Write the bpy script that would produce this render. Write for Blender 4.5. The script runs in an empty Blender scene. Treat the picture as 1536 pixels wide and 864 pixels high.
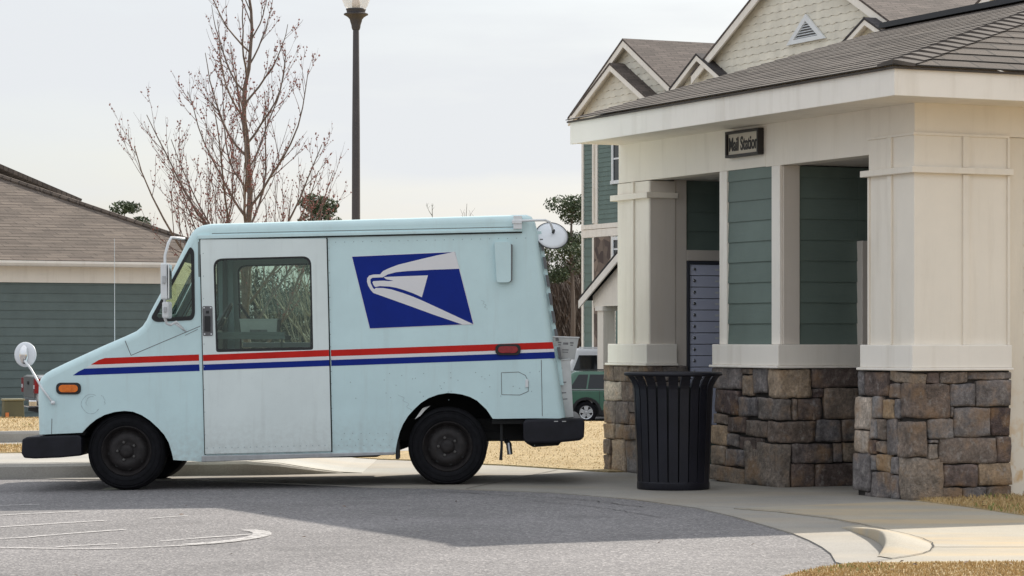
import bpy, bmesh, math, random
from mathutils import Vector, Matrix, noise
from mathutils.geometry import tessellate_polygon, delaunay_2d_cdt

R = math.radians
scene = bpy.context.scene
COL = scene.collection
rng = random.Random(7)

# ------------------------------------------------------------------ helpers
def tag(o, label=None, cat=None, group=None, kind=None):
    if label: o['label'] = label
    if cat: o['category'] = cat
    if group: o['group'] = group
    if kind: o['kind'] = kind
    return o

def empty(name, loc=(0, 0, 0), rz=0.0):
    o = bpy.data.objects.new(name, None)
    o.empty_display_size = 0.2
    o.location = loc
    o.rotation_euler = (0, 0, rz)
    COL.objects.link(o)
    return o

def inside_loops(x, y, loops):
    c = False
    for l in loops:
        j = len(l)-1
        for i in range(len(l)):
            (xi, yi), (xj, yj) = l[i], l[j]
            if (yi > y) != (yj > y) and x < (xj-xi)*(y-yi)/(yj-yi)+xi: c = not c
            j = i
    return c
def fill2d(loops):
    """triangles of an outline with holes"""
    flat = [Vector((p[0], p[1])) for l in loops for p in l]
    edges = []; o = 0
    for l in loops:
        edges += [(o+i, o+(i+1) % len(l)) for i in range(len(l))]; o += len(l)
    vo, eo, fo, ov, oe, of = delaunay_2d_cdt(flat, edges, [], 0, 1e-7)
    lp = [[(p[0], p[1]) for p in l] for l in loops]
    out = []
    for f in fo:
        c = (vo[f[0]] + vo[f[1]] + vo[f[2]])/3
        if not inside_loops(c.x, c.y, lp): continue
        ids = [ov[i][0] if ov[i] else -1 for i in f]
        if -1 in ids:
            ids = [i if i >= 0 else min(range(len(flat)), key=lambda q: (flat[q]-vo[f[k]]).length) for k, i in enumerate(ids)]
        if len(set(ids)) == 3: out.append(tuple(ids))
    return out

class MB:
    """collects shapes, then links them as one mesh object"""
    def __init__(s):
        s.v = []; s.f = []; s.c = []; s.uv = {}; s.cur = 0.5
    def add(s, vs, fs, c=None):
        b = len(s.v)
        s.v += [tuple(p) for p in vs]
        for f in fs:
            s.f.append(tuple(i + b for i in f)); s.c.append(s.cur if c is None else c)
        return b
    def box(s, x0, x1, y0, y1, z0, z1, c=None):
        vs = [(x0,y0,z0),(x1,y0,z0),(x1,y1,z0),(x0,y1,z0),(x0,y0,z1),(x1,y0,z1),(x1,y1,z1),(x0,y1,z1)]
        s.add(vs, [(0,3,2,1),(4,5,6,7),(0,1,5,4),(1,2,6,5),(2,3,7,6),(3,0,4,7)], c)
        return s
    def hexa(s, pts, c=None):
        s.add(pts, [(0,3,2,1),(4,5,6,7),(0,1,5,4),(1,2,6,5),(2,3,7,6),(3,0,4,7)], c)
        return s
    def tube(s, path, r, n=8, cap=True, c=None):
        path = [Vector(p) for p in path]
        rs = r if isinstance(r, (list, tuple)) else [r] * len(path)
        b = len(s.v); prev = None
        for i, p in enumerate(path):
            if i == 0: t = path[1] - p
            elif i == len(path) - 1: t = p - path[i-1]
            else: t = path[i+1] - path[i-1]
            t.normalize()
            if prev is None:
                a = Vector((0,0,1)) if abs(t.z) < .9 else Vector((1,0,0))
                u = t.cross(a).normalized()
            else:
                u = prev - t * prev.dot(t)
                u = u.normalized() if u.length > 1e-6 else t.orthogonal().normalized()
            prev = u
            w = t.cross(u)
            for k in range(n):
                a = 2*math.pi*k/n
                s.v.append(tuple(p + (u*math.cos(a) + w*math.sin(a))*rs[i]))
        cc = s.cur if c is None else c
        for i in range(len(path)-1):
            for k in range(n):
                k2 = (k+1) % n
                s.f.append((b+i*n+k, b+i*n+k2, b+(i+1)*n+k2, b+(i+1)*n+k)); s.c.append(cc)
        if cap:
            s.f.append(tuple(b+k for k in reversed(range(n)))); s.c.append(cc)
            s.f.append(tuple(b+(len(path)-1)*n+k for k in range(n))); s.c.append(cc)
        return s
    def lathe(s, prof, n=32, axis='z', loc=(0,0,0), c=None, a0=0, a1=None):
        """prof: (radius, height) pairs turned about an axis"""
        b = len(s.v); m = len(prof)
        full = a1 is None
        cnt = n if full else n + 1
        for k in range(cnt):
            a = a0 + (2*math.pi if full else (a1-a0))*k/n
            for (r, h) in prof:
                if axis == 'z': p = (r*math.cos(a), r*math.sin(a), h)
                elif axis == 'y': p = (r*math.cos(a), h, r*math.sin(a))
                else: p = (h, r*math.cos(a), r*math.sin(a))
                s.v.append((p[0]+loc[0], p[1]+loc[1], p[2]+loc[2]))
        cc = s.cur if c is None else c
        for k in range(n):
            k2 = (k+1) % cnt
            for j in range(m-1):
                s.f.append((b+k*m+j, b+k2*m+j, b+k2*m+j+1, b+k*m+j+1)); s.c.append(cc)
        return s
    def plate(s, outer, holes, a, b, axis='y', c=None):
        """flat polygon with holes, thick from a to b along an axis; outline in the other two"""
        loops = [outer] + list(holes)
        flat = [p for l in loops for p in l]
        tris = fill2d(loops)
        def m(p, d):
            if axis == 'y': return (p[0], d, p[1])
            if axis == 'x': return (d, p[0], p[1])
            return (p[0], p[1], d)
        n = len(flat)
        fs = []
        for t in tris:
            p0, p1, p2 = (flat[i] for i in t)
            cr = (p1[0]-p0[0])*(p2[1]-p0[1]) - (p1[1]-p0[1])*(p2[0]-p0[0])
            if abs(cr) < 1e-12: continue
            fs.append(tuple(t)); fs.append(tuple(i+n for i in reversed(t)))
        o = 0
        for l in loops:
            for i in range(len(l)):
                j = (i+1) % len(l)
                fs.append((o+i, o+j, o+j+n, o+i+n))
            o += len(l)
        s.add([m(p, a) for p in flat] + [m(p, b) for p in flat], fs, c)
        return s
    def xform(s, fn, start=0):
        for i in range(start, len(s.v)): s.v[i] = tuple(fn(Vector(s.v[i])))
        return s
    def build(s, name, mat, parent=None, loc=None, bevel=0, smooth=False, recalc=True, uv=None, seg=2, angle=None):
        me = bpy.data.meshes.new(name)
        me.from_pydata(s.v, [], s.f)
        at = me.attributes.new('tone', 'FLOAT', 'FACE')
        at.data.foreach_set('value', s.c)
        if recalc:
            bm = bmesh.new(); bm.from_mesh(me)
            bmesh.ops.recalc_face_normals(bm, faces=bm.faces)
            bm.to_mesh(me); bm.free()
        if uv:
            l = me.uv_layers.new(name='UVMap')
            for lp in me.loops:
                l.data[lp.index].uv = uv(me.vertices[lp.vertex_index].co)
        if smooth:
            me.polygons.foreach_set('use_smooth', [True]*len(me.polygons))
            if angle: me.set_sharp_from_angle(angle=angle)
        me.materials.append(mat)
        o = bpy.data.objects.new(name, me)
        COL.objects.link(o)
        if parent: o.parent = parent
        if loc: o.location = loc
        if bevel:
            md = o.modifiers.new('bevel', 'BEVEL'); md.width = bevel; md.segments = seg
            md.limit_method = 'ANGLE'; md.angle_limit = R(40)
        return o

def rrect(x0, x1, z0, z1, r, n=5):
    out = []
    for (cx, cz, a) in ((x1-r, z1-r, 0), (x0+r, z1-r, 90), (x0+r, z0+r, 180), (x1-r, z0+r, 270)):
        for k in range(n+1):
            t = R(a + 90*k/n); out.append((cx + r*math.cos(t), cz + r*math.sin(t)))
    return out

def round_poly(pts, r, n=4):
    out = []
    N = len(pts)
    for i in range(N):
        p = Vector(pts[i]); a = Vector(pts[i-1]); b = Vector(pts[(i+1) % N])
        ra = min(r, (a-p).length*.45); rb = min(r, (b-p).length*.45); q = min(ra, rb)
        s = p + (a-p).normalized()*q; e = p + (b-p).normalized()*q
        for k in range(n+1):
            t = k/n
            w = s*(1-t)**2 + p*2*t*(1-t) + e*t*t
            out.append((w.x, w.y))
    return out

# ------------------------------------------------------------------ materials
class NT:
    def __init__(s, name):
        s.m = bpy.data.materials.new(name); s.m.use_nodes = True
        s.t = s.m.node_tree; s.n = s.t.nodes; s.l = s.t.links
        s.b = s.n['Principled BSDF']
        s.out = s.n['Material Output']
    def new(s, t, **kw):
        nd = s.n.new(t)
        for k, v in kw.items():
            if k in nd.inputs: nd.inputs[k].default_value = v
            else: setattr(nd, k, v)
        return nd
    def link(s, a, b): s.l.new(a, b)
    def coord(s, which='Object'):
        return s.new('ShaderNodeTexCoord').outputs[which]
    def noise(s, scale, detail=4, rough=.55, vec=None, stretch=None):
        n = s.new('ShaderNodeTexNoise')
        n.inputs['Scale'].default_value = scale; n.inputs['Detail'].default_value = detail
        n.inputs['Roughness'].default_value = rough
        v = vec or s.coord()
        if stretch:
            mp = s.new('ShaderNodeMapping'); mp.inputs['Scale'].default_value = stretch
            s.link(v, mp.inputs['Vector']); v = mp.outputs['Vector']
        s.link(v, n.inputs['Vector'])
        return n.outputs['Fac']
    def ramp(s, fac, stops):
        r = s.new('ShaderNodeValToRGB')
        e = r.color_ramp.elements
        while len(e) < len(stops): e.new(.5)
        for el, (p, c) in zip(e, stops):
            el.position = p
            el.color = (c, c, c, 1) if isinstance(c, (int, float)) else (*c, 1)
        s.link(fac, r.inputs['Fac'])
        return r.outputs['Color']
    def mix(s, fac, a, b, mode='MIX'):
        m = s.new('ShaderNodeMix', data_type='RGBA', blend_type=mode)
        for k, v in ((0, fac), (6, a), (7, b)):
            if hasattr(v, 'links'): s.link(v, m.inputs[k])
            else: m.inputs[k].default_value = v if k == 0 else ((*v, 1) if len(v) == 3 else v)
        return m.outputs[2]
    def math(s, op, a, b=0.0):
        m = s.new('ShaderNodeMath', operation=op)
        for k, v in ((0, a), (1, b)):
            if hasattr(v, 'links'): s.link(v, m.inputs[k])
            else: m.inputs[k].default_value = v
        return m.outputs[0]
    def shade(s):
        a = s.new('ShaderNodeAttribute'); a.attribute_name = 'tone'
        return a.outputs['Fac']
    def bump(s, h, strength=.3, dist=.01):
        b = s.new('ShaderNodeBump'); b.inputs['Strength'].default_value = strength
        b.inputs['Distance'].default_value = dist
        s.link(h, b.inputs['Height']); s.link(b.outputs['Normal'], s.b.inputs['Normal'])
    def base(s, c):
        if hasattr(c, 'links'): s.link(c, s.b.inputs['Base Color'])
        else: s.b.inputs['Base Color'].default_value = (*c, 1)
    def set(s, **kw):
        for k, v in kw.items():
            i = s.b.inputs[k.replace('_', ' ')]
            if hasattr(v, 'links'): s.link(v, i)
            else: i.default_value = v
        return s

def painted(name, col, rough=.5, var=.08, scale=3.0, bump=.0, bscale=200, metal=0, spots=None, coat=0, stretch=None, spec=.5):
    m = NT(name)
    n = m.noise(scale, 6, .6, stretch=stretch)
    lo = tuple(c*(1-var) for c in col); hi = tuple(min(1, c*(1+var)) for c in col)
    c = m.ramp(n, [(.3, lo), (.7, hi)])
    if spots:
        s = m.noise(spots[0], 3, .5)
        c = m.mix(m.ramp(s, [(spots[1], 0.0), (spots[1]+.06, 1.0)]), c, spots[2])
    m.base(c); m.set(Roughness=rough, Metallic=metal, Coat_Weight=coat, Specular_IOR_Level=spec)
    if bump: m.bump(m.noise(bscale, 2), bump, .004)
    return m.m

M = {}
# vehicle
def van_paint(name, col):
    m = NT(name)
    n1 = m.noise(2.2, 7, .62)
    n2 = m.noise(28, 4, .6)
    c = m.ramp(n1, [(.3, tuple(x*.93 for x in col)), (.7, tuple(min(1, x*1.04) for x in col))])
    # dust that settled low on the panels and thin run-off streaks
    sp = m.new('ShaderNodeSeparateXYZ'); m.link(m.coord(), sp.inputs[0])
    low = m.new('ShaderNodeMapRange'); low.inputs['From Min'].default_value = .62; low.inputs['From Max'].default_value = .2
    m.link(sp.outputs['Z'], low.inputs['Value'])
    dirt = m.math('MULTIPLY', low.outputs[0], m.ramp(n2, [(.35, .15), (.75, .62)]))
    c = m.mix(dirt, c, (.36, .36, .33))
    st = m.noise(9, 4, .6, stretch=(1.6, 1.6, .12))
    c = m.mix(m.math('MULTIPLY', m.ramp(st, [(.55, 0.0), (.8, 1.0)]), .22), c, (.38, .40, .38))
    sp2 = m.noise(120, 2, .5)
    c = m.mix(m.math('MULTIPLY', m.ramp(sp2, [(.72, 0.0), (.78, 1.0)]), .4), c, (.25, .25, .24))
    m.base(c); m.set(Roughness=m.ramp(n2, [(.3, .34), (.7, .5)]), Coat_Weight=.15)
    m.bump(m.noise(3.5, 3), .1, .02)
    return m.m
M['van'] = van_paint('van_paint', (.60, .78, .795))
M['van_door'] = van_paint('van_door_paint', (.73, .805, .79))
M['blue'] = painted('decal_blue', (.003, .02, .22), .6, .08, 6, spec=.2)
M['red'] = painted('decal_red', (.54, .016, .011), .6, .1, 8, spec=.2)
M['white_decal'] = painted('decal_white', (.74, .73, .74), .45, .03)
M['tyre'] = painted('tyre_rubber', (.009, .009, .011), .9, .35, 14, bump=.3, bscale=90, spec=.2)
M['rim'] = painted('wheel_black', (.022, .019, .019), .6, .4, 20, spec=.3)
M['black_plastic'] = painted('black_plastic', (.010, .010, .015), .55, .4, 7, bump=.2, bscale=60, spec=.3)
M['under'] = painted('under_body', (.012, .012, .012), .9, .3)
M['seal'] = painted('black_rubber', (.012, .013, .014), .55, .2)
M['chrome'] = painted('chrome', (.8, .8, .8), .12, .04, metal=1)
M['steel'] = painted('dull_steel', (.42, .43, .44), .35, .15, 12, metal=1)
M['white_metal'] = painted('white_metal', (.74, .76, .77), .4, .05)
M['rivet'] = painted('rivet_paint', (.30, .38, .40), .5, .1)
M['lug'] = painted('lug_steel', (.09, .085, .08), .5, .2, metal=.3)
M['mirror_white'] = painted('mirror_back', (.78, .81, .84), .35, .03)
M['amber'] = painted('amber_lens', (.75, .17, .008), .2, .15, 40)
M['red_lens'] = painted('red_lens', (.28, .006, .012), .2, .25, 40)
M['grey_plastic'] = painted('grey_plastic', (.12, .12, .125), .5, .2)
M['interior'] = painted('interior_grey', (.20, .235, .225), .7, .15)
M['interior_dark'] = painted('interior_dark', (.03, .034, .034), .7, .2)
M['tub'] = painted('corrugated_plastic', (.62, .63, .62), .55, .1, 9)
M['tub_print'] = painted('tub_print', (.24, .24, .25), .6, .3, 30)
M['cardboard'] = painted('cardboard', (.33, .21, .11), .85, .15)
M['paper'] = painted('paper', (.72, .71, .68), .8, .1)

def glass(name, tint, gloss=.1, trans=.9):
    m = NT(name)
    m.n.remove(m.b)
    tr = m.new('ShaderNodeBsdfTransparent'); tr.inputs['Color'].default_value = (*tint, 1)
    gl = m.new('ShaderNodeBsdfGlossy'); gl.inputs['Roughness'].default_value = .015
    gl.inputs['Color'].default_value = (.95, 1, .98, 1)
    fr = m.new('ShaderNodeFresnel'); fr.inputs['IOR'].default_value = 1.5
    fac = m.math('MULTIPLY', fr.outputs[0], gloss)
    mx = m.new('ShaderNodeMixShader')
    m.link(fac, mx.inputs[0]); m.link(tr.outputs[0], mx.inputs[1]); m.link(gl.outputs[0], mx.inputs[2])
    m.link(mx.outputs[0], m.out.inputs['Surface'])
    return m.m
M['glass'] = glass('tinted_glass', (.80, .87, .835), .75)
def frosted():
    m = NT('frosted_globe')
    tr = m.new('ShaderNodeBsdfTransparent'); mx = m.new('ShaderNodeMixShader'); mx.inputs[0].default_value = .5
    m.base((.82, .82, .80)); m.set(Roughness=.15, Transmission_Weight=0.0)
    m.link(tr.outputs[0], mx.inputs[1]); m.link(m.b.outputs[0], mx.inputs[2]); m.link(mx.outputs[0], m.out.inputs['Surface'])
    return m.m
M['globe'] = frosted()
mg = NT('car_glass'); mg.base((.012, .014, .016)); mg.set(Roughness=.05); M['car_glass'] = mg.m

# station
def cream(name, col, stain=False):
    m = NT(name)
    n = m.noise(1.6, 6, .62)
    c = m.ramp(n, [(.3, tuple(x*.95 for x in col)), (.7, tuple(min(1, x*1.03) for x in col))])
    st = m.noise(5, 5, .6, stretch=(1.4, 1.4, .15))
    c = m.mix(m.math('MULTIPLY', m.ramp(st, [(.52, 0.0), (.85, 1.0)]), .4), c, (.52, .45, .35))
    if stain:
        sp = m.new('ShaderNodeSeparateXYZ'); m.link(m.coord(), sp.inputs[0])
        lo = m.new('ShaderNodeMapRange'); lo.inputs['From Min'].default_value = 1.0; lo.inputs['From Max'].default_value = .05
        m.link(sp.outputs['Z'], lo.inputs['Value'])
        s2 = m.ramp(m.noise(7, 4, .6), [(.48, 0.0), (.62, 1.0)])
        c = m.mix(m.math('MULTIPLY', m.math('MULTIPLY', lo.outputs[0], s2), .8), c, (.60, .36, .12))
    g = m.noise(60, 3, .6, stretch=(1, 1, .25))
    m.base(c); m.set(Roughness=.6)
    m.bump(g, .25, .004)
    return m.m
M['cream'] = cream('cream_board', (.85, .785, .685))
M['cream_stained'] = cream('cream_board_stained', (.78, .71, .60), True)
M['trim_white'] = cream('white_board', (.88, .825, .745))
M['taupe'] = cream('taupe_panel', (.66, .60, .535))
def siding(name, col):
    m = NT(name)
    n = m.noise(2.0, 6, .6)
    c = m.ramp(n, [(.3, tuple(x*.85 for x in col)), (.7, tuple(x*1.12 for x in col))])
    sh = m.shade()
    c = m.mix(m.math('MULTIPLY', sh, .35), c, tuple(x*.7 for x in col))
    m.base(c); m.set(Roughness=.6)
    m.bump(m.noise(45, 3, .6, stretch=(.2, .2, 1.5)), .25, .003)
    return m.m
M['green_siding'] = siding('green_siding', (.135, .18, .158))
M['green_siding_far'] = siding('green_siding_far', (.12, .18, .16))
M['garage_siding'] = siding('garage_siding', (.118, .155, .146))
M['cream_siding'] = siding('cream_siding', (.80, .755, .64))

def shingle(name, c1, c2, mortar, bw=.32, rh=.143, ms=.012):
    m = NT(name)
    u = m.coord('UV')
    b = m.new('ShaderNodeTexBrick'); b.offset = .37; b.squash = 1
    b.inputs['Scale'].default_value = 1; b.inputs['Mortar Size'].default_value = ms
    b.inputs['Brick Width'].default_value = bw; b.inputs['Row Height'].default_value = rh
    b.inputs['Color1'].default_value = (*c1, 1); b.inputs['Color2'].default_value = (*c2, 1)
    b.inputs['Mortar'].default_value = (*mortar, 1); b.inputs['Bias'].default_value = 0
    m.link(u, b.inputs['Vector'])
    gr = m.noise(140, 3, .7)
    big = m.noise(1.1, 5, .6)
    c = m.mix(1.0, b.outputs['Color'], m.ramp(gr, [(.3, .62), (.7, 1.3)]), 'MULTIPLY')
    c = m.mix(1.0, c, m.ramp(big, [(.3, .82), (.7, 1.15)]), 'MULTIPLY')
    m.base(c); m.set(Roughness=.95)
    m.bump(gr, .5, .004)
    return m.m
M['shingle'] = shingle('roof_shingle', (.070, .055, .045), (.118, .096, .080), (.028, .023, .019))
M['shingle_cap'] = painted('hip_cap_shingle', (.095, .082, .073), .95, .22, 6, bump=.5, bscale=140)
M['shingle_far'] = shingle('roof_shingle_brown', (.085, .068, .060), (.14, .113, .10), (.05, .04, .035), .5, .16, .015)
M['shingle_garage'] = shingle('roof_shingle_tan', (.108, .086, .071), (.165, .133, .109), (.07, .056, .047), .6, .17, .015)
M['dark_roof'] = shingle('dark_roof', (.045, .04, .042), (.07, .062, .062), (.02, .02, .02), .4, .15, .01)
M['ridge_black'] = painted('ridge_vent', (.015, .015, .016), .8, .2)

def stone_mat():
    m = NT('ledge_stone')
    s = m.shade()
    c = m.ramp(s, [(0, (.10, .070, .064)), (.18, (.20, .155, .125)), (.34, (.175, .16, .16)), (.5, (.27, .215, .165)),
                   (.62, (.155, .115, .10)), (.76, (.235, .22, .215)), (.88, (.36, .25, .15)), (1, (.48, .41, .35))])
    n = m.noise(9, 8, .68)
    c = m.mix(1.0, c, m.ramp(n, [(.25, .4), (.5, .95), (.75, 1.75)]), 'MULTIPLY')
    c = m.mix(1.0, c, m.ramp(m.noise(42, 5, .7), [(.3, .62), (.7, 1.4)]), 'MULTIPLY')
    r = m.noise(4.5, 5, .6)
    c = m.mix(m.math('MULTIPLY', m.ramp(r, [(.5, 0.0), (.66, 1.0)]), .65), c, (.25, .145, .065))
    lic = m.noise(16, 6, .7)
    c = m.mix(m.math('MULTIPLY', m.ramp(lic, [(.55, 0.0), (.70, 1.0)]), .55), c, (.42, .39, .36))
    m.base(c); m.set(Roughness=.9)
    h = m.math('ADD', m.noise(22, 8, .65), m.math('MULTIPLY', m.noise(90, 4, .6), .4))
    m.bump(h, 1.0, .018)
    return m.m
M['stone'] = stone_mat()
M['mortar'] = painted('mortar', (.045, .04, .037), .95, .3, 20, bump=.5, bscale=60)
M['mailbox'] = painted('mailbox_grey_blue', (.60, .63, .78), .45, .06)
M['mailbox_dark'] = painted('mailbox_frame', (.05, .055, .07), .5, .1)
M['sign_face'] = painted('sign_face', (.55, .49, .40), .6, .08)
M['sign_black'] = painted('sign_black', (.018, .015, .014), .55, .2)
M['bin'] = painted('bin_black', (.009, .009, .015), .45, .3, 5, bump=.15, bscale=80, spec=.35)

# ground
def asphalt():
    m = NT('asphalt')
    g = m.coord()
    v = m.new('ShaderNodeTexVoronoi'); v.inputs['Scale'].default_value = 78
    m.link(g, v.inputs['Vector'])
    sp = m.new('ShaderNodeSeparateColor'); m.link(v.outputs['Color'], sp.inputs[0])
    c = m.ramp(sp.outputs[0], [(0, (.12, .113, .115)), (.5, (.18, .171, .172)), (.82, (.225, .214, .212)), (1, (.36, .34, .33))])
    fine = m.noise(210, 2, .5)
    c = m.mix(1.0, c, m.ramp(fine, [(.3, .8), (.7, 1.2)]), 'MULTIPLY')
    big = m.noise(.55, 6, .62)
    c = m.mix(1.0, c, m.ramp(big, [(.3, .76), (.7, 1.12)]), 'MULTIPLY')
    oil = m.noise(.9, 4, .55)
    c = m.mix(m.math('MULTIPLY', m.ramp(oil, [(.58, 0.0), (.74, 1.0)]), .5), c, (.10, .095, .095))
    str_ = m.noise(1.1, 5, .6, stretch=(.35, 3, 1))
    c = m.mix(m.math('MULTIPLY', m.ramp(str_, [(.55, 0.0), (.75, 1.0)]), .25), c, (.27, .26, .255))
    m.base(c); m.set(Roughness=.9)
    m.bump(v.outputs['Distance'], .6, .006)
    return m.m
M['asphalt'] = asphalt()
def concrete(name, col, stain=.5):
    m = NT(name)
    n = m.noise(1.3, 7, .65)
    c = m.ramp(n, [(.3, tuple(x*.84 for x in col)), (.7, tuple(x*1.1 for x in col))])
    f = m.noise(90, 4, .6)
    c = m.mix(1.0, c, m.ramp(f, [(.3, .86), (.7, 1.12)]), 'MULTIPLY')
    st = m.noise(.8, 4, .55, stretch=(.5, 1.6, 1))
    c = m.mix(m.math('MULTIPLY', m.ramp(st, [(.46, 0.0), (.68, 1.0)]), stain), c, (.46, .335, .18))
    dk = m.noise(2.4, 6, .7)
    c = m.mix(m.math('MULTIPLY', m.ramp(dk, [(.58, 0.0), (.75, 1.0)]), .3), c, (.2, .185, .16))
    m.base(c); m.set(Roughness=.85)
    m.bump(f, .3, .003)
    return m.m
M['concrete'] = concrete('concrete', (.35, .335, .305), .2)
M['concrete_tan'] = concrete('concrete_tan', (.34, .308, .25), .8)
M['concrete_grey'] = concrete('concrete_grey', (.29, .272, .242), .2)
M['kerb'] = concrete('kerb_concrete', (.34, .32, .29), .15)
M['joint'] = painted('joint_dark', (.035, .032, .028), .95, .3, 20)
def worn_paint():
    m = NT('worn_line_paint')
    n = m.noise(26, 6, .7)
    tr = m.new('ShaderNodeBsdfTransparent')
    mx = m.new('ShaderNodeMixShader')
    m.base((.52, .50, .485)); m.set(Roughness=.8)
    m.link(m.ramp(n, [(.34, .1), (.55, .85)]), mx.inputs[0])
    m.link(tr.outputs[0], mx.inputs[1]); m.link(m.b.outputs[0], mx.inputs[2])
    m.link(mx.outputs[0], m.out.inputs['Surface'])
    return m.m
M['line'] = worn_paint()
def grassy(name, a, b, c_):
    m = NT(name)
    n = m.noise(1.1, 8, .7)
    c = m.ramp(n, [(.3, a), (.5, b), (.72, c_)])
    f = m.noise(38, 6, .75, stretch=(1, .45, 1))
    c = m.mix(1.0, c, m.ramp(f, [(.25, .5), (.5, .95), (.75, 1.45)]), 'MULTIPLY')
    m.base(c); m.set(Roughness=.95)
    m.bump(f, 1.0, .04)
    return m.m
M['dry_grass'] = grassy('dormant_grass', (.40, .285, .135), (.50, .375, .195), (.58, .455, .26))
M['terrain'] = grassy('far_ground', (.20, .14, .07), (.26, .19, .10), (.30, .22, .12))
def blade_mat(name, stops):
    m = NT(name)
    c = m.ramp(m.shade(), stops)
    m.base(c); m.set(Roughness=.8)
    return m.m
M['blades'] = blade_mat('grass_blades', [(0, (.32, .205, .085)), (.5, (.50, .345, .15)), (.93, (.62, .46, .24)), (.94, (.16, .24, .05)), (1, (.14, .22, .05))])

# plants
M['bark'] = painted('maple_bark', (.135, .105, .09), .9, .35, 14, bump=.5, bscale=50)
M['lamp_paint'] = painted('lamp_paint', (.05, .046, .05), .5, .15)
M['drip'] = painted('drip_edge', (.07, .058, .05), .8, .2)
M['twig'] = painted('maple_twig', (.15, .105, .095), .85, .25, 14)
M['bud'] = painted('maple_bud', (.21, .062, .055), .7, .35, 30)
M['pale_bark'] = painted('pale_bark', (.30, .265, .21), .85, .25, 9)
M['wood_bark'] = blade_mat('grey_bark', [(0, (.085, .066, .056)), (.5, (.13, .105, .09)), (1, (.20, .165, .14))])
M['wood_leaf'] = blade_mat('bare_brush', [(0, (.075, .055, .045)), (.6, (.125, .095, .078)), (.85, (.155, .12, .10)), (1, (.085, .10, .05))])
M['needle'] = blade_mat('pine_needles', [(0, (.028, .046, .019)), (.6, (.055, .08, .032)), (1, (.10, .118, .052))])
M['hedge_leaf'] = blade_mat('evergreen_leaf', [(0, (.025, .032, .02)), (.6, (.05, .06, .036)), (1, (.09, .092, .06))])
SKY_STRENGTH, SUN_STRENGTH, EXPOSURE, CLOUD, ZENITH = 0.11, 4.2, 0.6, (4.85, 5.0, 5.2), 1.45

# ------------------------------------------------------------------ terrain height
def gx(x):
    if x > -.5: return 0.0
    if x > -6: return .0145*(x+.5)
    return .0145*-5.5
GY = [(-50, 0), (37, 0), (85, -1.5), (95, -1.15), (200, -1.2), (900, -4)]
def gyf(y):
    for (a, h), (b, k) in zip(GY, GY[1:]):
        if y <= b: return h + (k-h)*max(0, (y-a))/(b-a)
    return GY[-1][1]
def gz(x, y): return gx(x) + gyf(y)
def kerb_rise(x):
    """height of the kerb and the raised walk behind it; runs out to nothing at the ramp"""
    t = min(1, max(0, (-1.3 - x)/1.05)); t = t*t*(3-2*t)
    return .006 + .124*t

XB = [-6, -2.6, -2.3, -2.0, -1.7, -1.5, -1.3, -.5]; YB = [37, 85, 95, 200]
def sheet(name, poly, off, mat, kind='structure', parent=None, hf=None):
    bm = bmesh.new()
    tris = tessellate_polygon([[Vector((p[0], p[1], 0)) for p in poly]])
    vs = [bm.verts.new((p[0], p[1], 0)) for p in poly]
    for t in tris:
        try: bm.faces.new([vs[i] for i in t])
        except ValueError: pass
    for axis, cuts in ((0, XB), (1, YB)):
        for c in cuts:
            co = [0, 0, 0]; no = [0, 0, 0]; co[axis] = c; no[axis] = 1
            bmesh.ops.bisect_plane(bm, geom=bm.verts[:]+bm.edges[:]+bm.faces[:], plane_co=co, plane_no=no, dist=1e-5)
    rim = [e for e in bm.edges if len(e.link_faces) == 1]
    for v in bm.verts:
        v.co.z = gz(v.co.x, v.co.y) + off + (hf(v.co.x) if hf else 0)
    bmesh.ops.recalc_face_normals(bm, faces=bm.faces)
    for f in bm.faces:
        if f.normal.z < 0: f.normal_flip()
    if off > 0:      # the slab has a real edge
        drop = {}
        for e in rim:
            for v in e.verts:
                if v not in drop: drop[v] = bm.verts.new((v.co.x, v.co.y, v.co.z-.03-(.1 if off > .1 or hf else 0)))
            bm.faces.new((e.verts[0], e.verts[1], drop[e.verts[1]], drop[e.verts[0]]))
    me = bpy.data.meshes.new(name); bm.to_mesh(me); bm.free()
    me.materials.append(mat)
    o = bpy.data.objects.new(name, me); COL.objects.link(o)
    if kind: o['kind'] = kind
    if parent: o.parent = parent
    return o

sheet('ground', [(-500, -30), (500, -30), (500, 900), (-500, 900)], -.03, M['terrain'])

EDGE = [(-3.6, 22.7), (-2.6, 22.35), (-1.9, 21.7), (-1.08, 20.9), (-.35, 20.45), (.31, 20.0), (.87, 19.17), (1.26, 18.19), (1.44, 17.3), (1.57, 16.44),  # asphalt and concrete outline points converted from image pixels
        (1.66, 15.8), (1.70, 15.25), (1.715, 14.75), (1.71, 14.3), (1.67, 13.75), (1.6, 13.33), (1.37, 13.0), (1.2, 12.6), (1.0, 12.0), (.7, 10.5), (.5, 8), (.4, 4), (.4, -20)]
sheet('parking_lot', [(-60, -20), (-60, 23.25), (-3.9, 23.25)] + [(x+.28, y+.28) for x, y in EDGE], 0, M['asphalt'])
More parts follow.
